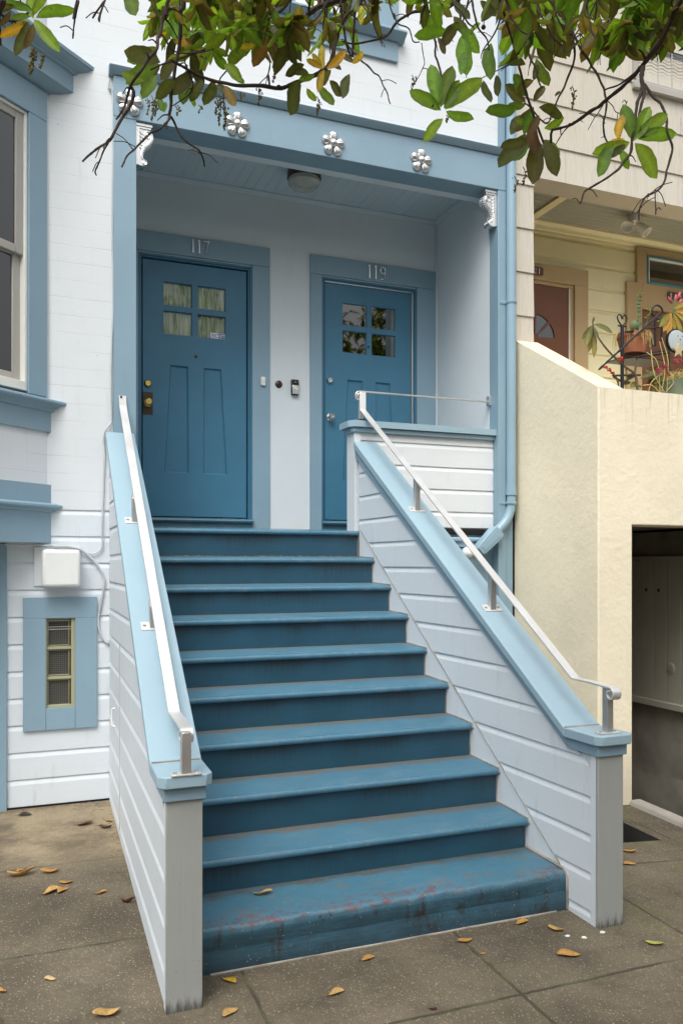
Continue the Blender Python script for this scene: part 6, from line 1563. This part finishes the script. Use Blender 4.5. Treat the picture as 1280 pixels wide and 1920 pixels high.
# dark cluster over the conduit and shingles
for (u0, v0, u1, v1, c) in ((970, 200, 910, 212, G), (985, 190, 945, 160, OL), (985, 195, 950, 200, G), (1000, 200, 960, 250, OL), (1000, 205, 980, 250, G), (1010, 200, 1056, 216, OL), (1000, 190, 1020, 160, OL), (990, 180, 960, 140, G), (1000, 150, 1008, 120, OL), (985, 120, 945, 110, OL), (1000, 150, 966, 170, (.12, .10, .02)), (1005, 110, 1026, 162, G), (990, 260, 938, 278, OL), (1000, 255, 960, 300, G), (1010, 262, 996, 345, OL), (1020, 262, 1045, 330, (.09, .08, .02)), (1016, 262, 1050, 290, BR), (1000, 230, 1000, 290, BW), (985, 250, 938, 316, OL), (1020, 240, 1058, 222, BR), (995, 235, 965, 225, BR), (975, 215, 955, 252, OL), (1040, 180, 1050, 170, OL), (1010, 215, 992, 252, BW)): one(u0, v0, u1, v1, random.uniform(2.2, 2.4), c, .27, tw=random.uniform(-.3, .3))
for (u0, v0, u1, v1, c) in ((1190, 256, 1252, 214, BR), (1196, 260, 1268, 246, BR), (1190, 268, 1234, 332, BR), (1186, 262, 1170, 194, G), (1180, 266, 1110, 290, BR), (1150, 270, 1118, 330, G), (1186, 264, 1220, 200, BR), (1170, 260, 1142, 268, YE), (1160, 262, 1164, 214, YE), (1160, 280, 1180, 316, BR), (1195, 258, 1222, 242, G), (1172, 270, 1140, 296, OL)): one(u0, v0, u1, v1, 1.85, c, .25)
for k in range(86):
    u = random.uniform(945, 1320); v = random.uniform(-80, 70)+max(0, (u-1000))*.10*random.random()
    cluster(u, v, random.uniform(1.9, 2.7), random.randint(4, 6), random.uniform(46, 72), MIXD if random.random() < .66 else [G, BR, BR], (random.uniform(-.5, .5), random.uniform(-.4, .2), -1), (35, 90), .4, .25)
for k in range(14):
    u = random.uniform(770, 960); v = random.uniform(-90, 0)
    cluster(u, v, random.uniform(2.0, 2.4), 4, random.uniform(42, 64), [G, BR, OL, OL], (random.uniform(-.5, .5), 0, -1), (35, 90), .4, .25)
obj('hanging_leaves', bm, MT['leaf'], tree)
# the crown overhead (out of the picture, it shades the steps and shows in the panes)
bm, lay = newleaf(); cnt = 0
random.seed(5)
while cnt < 600:
    d = Vector((random.gauss(0, 1), random.gauss(0, 1), random.gauss(0, 1))).normalized()*random.uniform(.35, 1)**.5
    p = Vector((1.3+d.x*3.3, -5.9+d.y*1.9, 5.0+d.z*1.6))
    pr_ = proj(p)
    if pr_ and pr_[1] > -120 and -300 < pr_[0] < 1600: continue
    if p.z < 3.2 and (p-CAM).length < 1.2: continue
    cnt += 1
    axis = d+Vector((0, 0, -.4)); axis.normalize(); e1 = axis.orthogonal().normalized(); e2 = axis.cross(e1)
    for i in range(8):
        a = i*2.4; ph = R(random.uniform(30, 95)); dd_ = axis*math.cos(ph)+(e1*math.cos(a)+e2*math.sin(a))*math.sin(ph); l = random.uniform(.10, .16)
        leaf_geo(bm, lay, p+Vector((random.uniform(-.08, .08), random.uniform(-.08, .08), random.uniform(-.08, .08))), dd_, Vector((0, 0, 1)), l, l*.24, .3, .2, vary(random.choice([G, OL, OL, BR])), 3)
obj('crown', bm, MT['leaf'], tree)
# seed strings
random.seed(3); MSEED = plain('dry_seed', (.13, .115, .04), .8)
for (u, v, ln, D) in ((56, 84, 56, 1.5), (60, 92, 40, 1.5), (75, 98, 30, 1.5), (284, 178, 48, 2.0), (290, 182, 36, 2.0), (276, 184, 30, 2.0), (410, 176, 60, 2.05), (420, 190, 55, 2.05), (404, 180, 34, 2.05), (484, 162, 36, 2.1), (594, 180, 36, 2.05), (372, 196, 14, 2.0), (332, 196, 20, 2.0), (450, 172, 16, 2.0), (512, 120, 34, 2.1), (772, 140, 30, 2.1), (1072, 160, 46, 2.2), (964, 330, 30, 2.2), (980, 312, 34, 2.2), (836, 215, 14, 2.0)):
    bm = B(); P = [at(u+3*math.sin(i*.8)+i*.6, v+ln*i/6, D=D) for i in range(7)]; tube(bm, spline(P, 3), .0011, 5)
    for k in range(int(ln*.7)):
        q = random.uniform(.1, 1); p = at(u+3*math.sin(q*4.8)+q*3.6+random.uniform(-6, 6)*(1.1-q), v+ln*q, D=D+random.uniform(-.01, .01)); bmesh.ops.create_icosphere(bm, subdivisions=1, radius=random.uniform(.0016, .0032), matrix=Matrix.Translation(p))
    obj('seed_string', bm, MSEED, tree)
p = at(906, 50, D=2.1); bm = B(); bmesh.ops.create_uvsphere(bm, u_segments=12, v_segments=8, radius=.006, matrix=Matrix.Translation(p)); tube(bm, [p, at(910, 20, D=2.1)], .0012, 5); obj('berry', bm, MT['bark'], tree)

# ================================================================== fallen leaves
random.seed(31)
def fallen(u, v, Lpx, ang, col, label, curl=.3, name='fallen_leaf', step=False, W=.24):
    if step: p = at(u, v, Z=.188)
    else:
        z = .0
        for _ in range(4): p = at(u, v, Z=z); z = gz(p.x, p.y)
        p.z = z
    p.z += .004
    dep = (p-CAM).length; L = .84*Lpx*dep/1550
    bm, lay = newleaf(); d = Vector((math.cos(R(ang)), math.sin(R(ang)), 0))
    side = Vector((-d.y, d.x, 0)); n = 9; rows = []
    for i in range(n+1):
        t = i/n; w_ = L*W*(math.sin(math.pi*min(1, .03+.97*t)))**.75+.0006
        lift = curl*L*(.9*abs(t-.5)**2+.10*math.sin(t*5+ang)); tw = curl*1.1*math.sin(t*3+ang)
        c = p+d*(L*(t-.5))+side*(L*.06*math.sin(t*4+ang))+Vector((0, 0, lift))
        rows.append([bm.verts.new(c+side*w_*s*math.cos(tw)+Vector((0, 0, abs(s)*w_*(.30+curl*.6)+s*w_*math.sin(tw)*.5+.0005))) for s in (-1, -.5, 0, .5, 1)])
    for a, b in zip(rows, rows[1:]):
        for j in range(4):
            f = bm.faces.new((a[j], b[j], b[j+1], a[j+1])); k_ = random.uniform(.88, 1.12)
            for lp_ in f.loops: lp_[lay] = (col[0]*k_, col[1]*k_, col[2]*k_, 1)
    e = rows[0][2].co.copy(); 
    mn = min(v.co.z for v in bm.verts); base_z = p.z-.003
    for v_ in bm.verts: v_.co.z += base_z-mn
    nf = len(bm.faces); e = rows[0][2].co.copy(); st_ = [e, e-d*L*.12+Vector((0, 0, .002)), e-d*L*.24]
    tube(bm, st_, .0012, 5)
    for f in list(bm.faces)[nf:]:
        for lp_ in f.loops: lp_[lay] = (.12, .065, .02, 1)
    o = obj(name, bm, MT['dryleaf'], None, org=p, ang=2); s_ = o.modifiers.new('thickness', 'SOLIDIFY'); s_.thickness = .0008
    tag(o, label, 'leaf', 'fallen leaves on the pavement and steps'); return o
TAN, ORG, PALE, YEL, DBR = (.50, .32, .11), (.48, .26, .065), (.55, .40, .20), (.50, .33, .02), (.13, .055, .028)
FL = [(493, 1678, 40, -15, PALE, .55, 'folded tan leaf lying on the bottom step', True),
 (430, 1841, 34, -58, YEL, .4, 'bright yellow leaf on the pavement just right of the left grey post', False),
 (432, 1901, 40, 38, TAN, .3, 'pale brown leaf in front of the bright yellow leaf', False),
 (631, 1864, 36, 5, TAN, .5, 'curled tan leaf on open pavement below the middle of the steps', False),
 (690, 1799, 32, 5, ORG, .3, 'flat tan leaf close under the front of the bottom step', False),
 (872, 1766, 32, 8, ORG, .3, 'orange brown leaf on the pavement joint right of centre', False),
 (979, 1731, 34, 5, ORG, .35, 'orange leaf against the right end of the bottom step', False),
 (1043, 1745, 34, -48, TAN, .4, 'slanted tan leaf before the right grey post', False),
 (1066, 1793, 46, -12, ORG, .3, 'long orange brown leaf lying in front of the right grey post', False),
 (1227, 1771, 34, -35, (.42, .42, .10), .25, 'yellow green leaf alone on the pavement right of the right post', False),
 (1181, 1598, 28, -10, ORG, .35, 'orange leaf by the dark pit behind the right post', False),
 (1180, 1622, 26, -6, ORG, .35, 'orange leaf peeping from behind the right post below the one at the pit', False),
 (40, 1642, 52, 3, TAN, .6, 'long curled tan leaf at the left edge of the paler concrete', False),
 (38, 1634, 18, 50, ORG, .5, 'small upright brown leaf on top of the long curled leaf', False),
 (94, 1637, 36, 8, ORG, .5, 'curled orange leaf next to the long tan leaf at left', False),
 (97, 1673, 40, 30, TAN, .5, 'broad tan leaf in the pile left of the side wall', False),
 (124, 1657, 26, -4, ORG, .4, 'thin orange leaf at the back of the leaf pile', False),
 (118, 1672, 30, 50, ORG, .6, 'narrow rolled leaf at the right of the leaf pile', False),
 (189, 1676, 24, 4, ORG, .5, 'small orange leaf between the leaf pile and the side wall', False),
 (240, 1693, 30, -22, DBR, .9, 'rolled dark brown leaf touching the left side wall', False),
 (94, 1839, 22, -12, PALE, .6, 'crumpled pale leaf on the front left pavement slab', False),
 (200, 1905, 52, 14, TAN, .5, 'large curled tan leaf at the bottom of the view left of the post', False),
 (3, 1860, 26, -60, ORG, .4, 'orange leaf at the left edge near the crack', False),
 (160, 1547, 32, 4, DBR, .4, 'flat red brown leaf near the basement wall', False),
 (198, 1553, 28, 8, DBR, .5, 'dark brown leaf in the corner by the side wall', False),
 (205, 1541, 16, -40, ORG, .5, 'small orange leaf tucked against the side wall corner', False),
 (812, 1894, 16, -40, (.10, .01, .025), .5, 'dark crimson petal on the front pavement slab', False),
 (47, 1530, 26, 6, (.045, .035, .025), .5, 'blackened leaf scrap below the basement window', False),
 (905, 1790, 12, 20, ORG, .4, 'tiny orange leaf scrap under the orange brown joint leaf', False)]
for (u, v, L, an, col, cu, lab, stp) in FL: fallen(u, v, L, an, col, lab, cu, step=stp)
# paint flakes and grit near the right post and on the treads
def flake(u, v, r, label):
    z = 0
    for _ in range(4): p = at(u, v, Z=z); z = gz(p.x, p.y)
    p.z = z; bm = B(); n = 7
    prism(bm, [p+Vector((math.cos(R(360*i/n))*r*random.uniform(.6, 1.2), math.sin(R(360*i/n))*r*random.uniform(.5, .9), .002)) for i in range(n)], (0, 0, .003))
    tag(obj('paint_flake', bm, MT['vinyl'], None, org=p), label, 'paint flake', 'paint flakes by the right post')
flake(1064, 1757, .011, 'white paint flake farthest left of three by the right post'); flake(1095, 1760, .013, 'white paint flake between two others by the right post'); flake(1128, 1750, .014, 'white paint flake right under the foot of the right post')
# crumbs swept against the top riser
bm = B(); random.seed(9)
for k in range(160):
    x = random.uniform(.9, 2.3); y = YN[1]+.265+random.uniform(-.03, .0); z = ZN[1]+.045*(y-YN[1])+.003
    bmesh.ops.create_icosphere(bm, subdivisions=1, radius=random.uniform(.0025, .006), matrix=Matrix.Translation((x, y, z)))
for k in range(170):
    q = random.random()
    if q < .5: x = .555-abs(random.gauss(0, .05)); y = -random.uniform(.02, 1.3); x += .0246*y
    elif q < .75: x = random.uniform(-.05, .55); y = -.012-abs(random.gauss(0, .03))
    else: x = random.uniform(.75, 2.3); y = -2.372-abs(random.gauss(0, .02))
    s_ = random.uniform(.002, .006)
    bmesh.ops.create_icosphere(bm, subdivisions=1, radius=1, matrix=Matrix.Translation((x, y, gz(x, y)+s_*.3)) @ Matrix.Rotation(random.uniform(0, 3), 4, 'Z') @ Matrix.Diagonal((s_*random.uniform(.8, 2.4), s_*.7, s_*.4, 1)))
tag(obj('grit', bm, plain('grit', (.20, .14, .09), .9, var=.5, nscale=300)), kind='stuff')

# ================================================================== across the street (seen only in the glass)
op = thing('opposite_house', 'plain grey house across the street, mirrored in the window panes', 'house', (2, -17, -.3))
bm = B(); box(bm, -24, 30, -24, -17, -.4, 5.9); obj('wall', bm, MT['undercroft'], op, sm=False)
bm = B()
for i in range(17):
    for j in range(2): box(bm, -22.6+i*3, -21.2+i*3, -17.0, -16.95, 1.2+j*2.8, 2.9+j*2.8)
obj('windows', bm, MT['interior'], op, sm=False)
ft = thing('street_tree', 'tree across the street, mirrored as dark leaves in the panes of the door numbered 119', 'tree', (9.0, -13, -.2))
bm = B(); tube(bm, spline([(9.0, -13, -.3), (9.1, -13, 2), (8.9, -13, 4), (9.0, -13, 6.5)], 5), [.2-.008*i for i in range(16)], 10); obj('trunk', bm, MT['bark'], ft)
bm, lay = newleaf(); random.seed(77)
for k in range(520):
    d = Vector((random.gauss(0, 1), random.gauss(0, 1), random.gauss(0, 1))).normalized()*random.uniform(.3, 1)**.5
    p = Vector((9.0+d.x*1.9, -13+d.y*1.7, 6.2+d.z*2.6))
    for i in range(7):
        dd_ = Vector((random.gauss(0, 1), random.gauss(0, 1), random.gauss(-.2, .7))).normalized(); l = random.uniform(.22, .36)
        leaf_geo(bm, lay, p, dd_, Vector((0, 0, 1)), l, l*.26, .3, .2, vary(random.choice([G, OL, OL])), 2)
obj('crown', bm, MT['leaf'], ft)
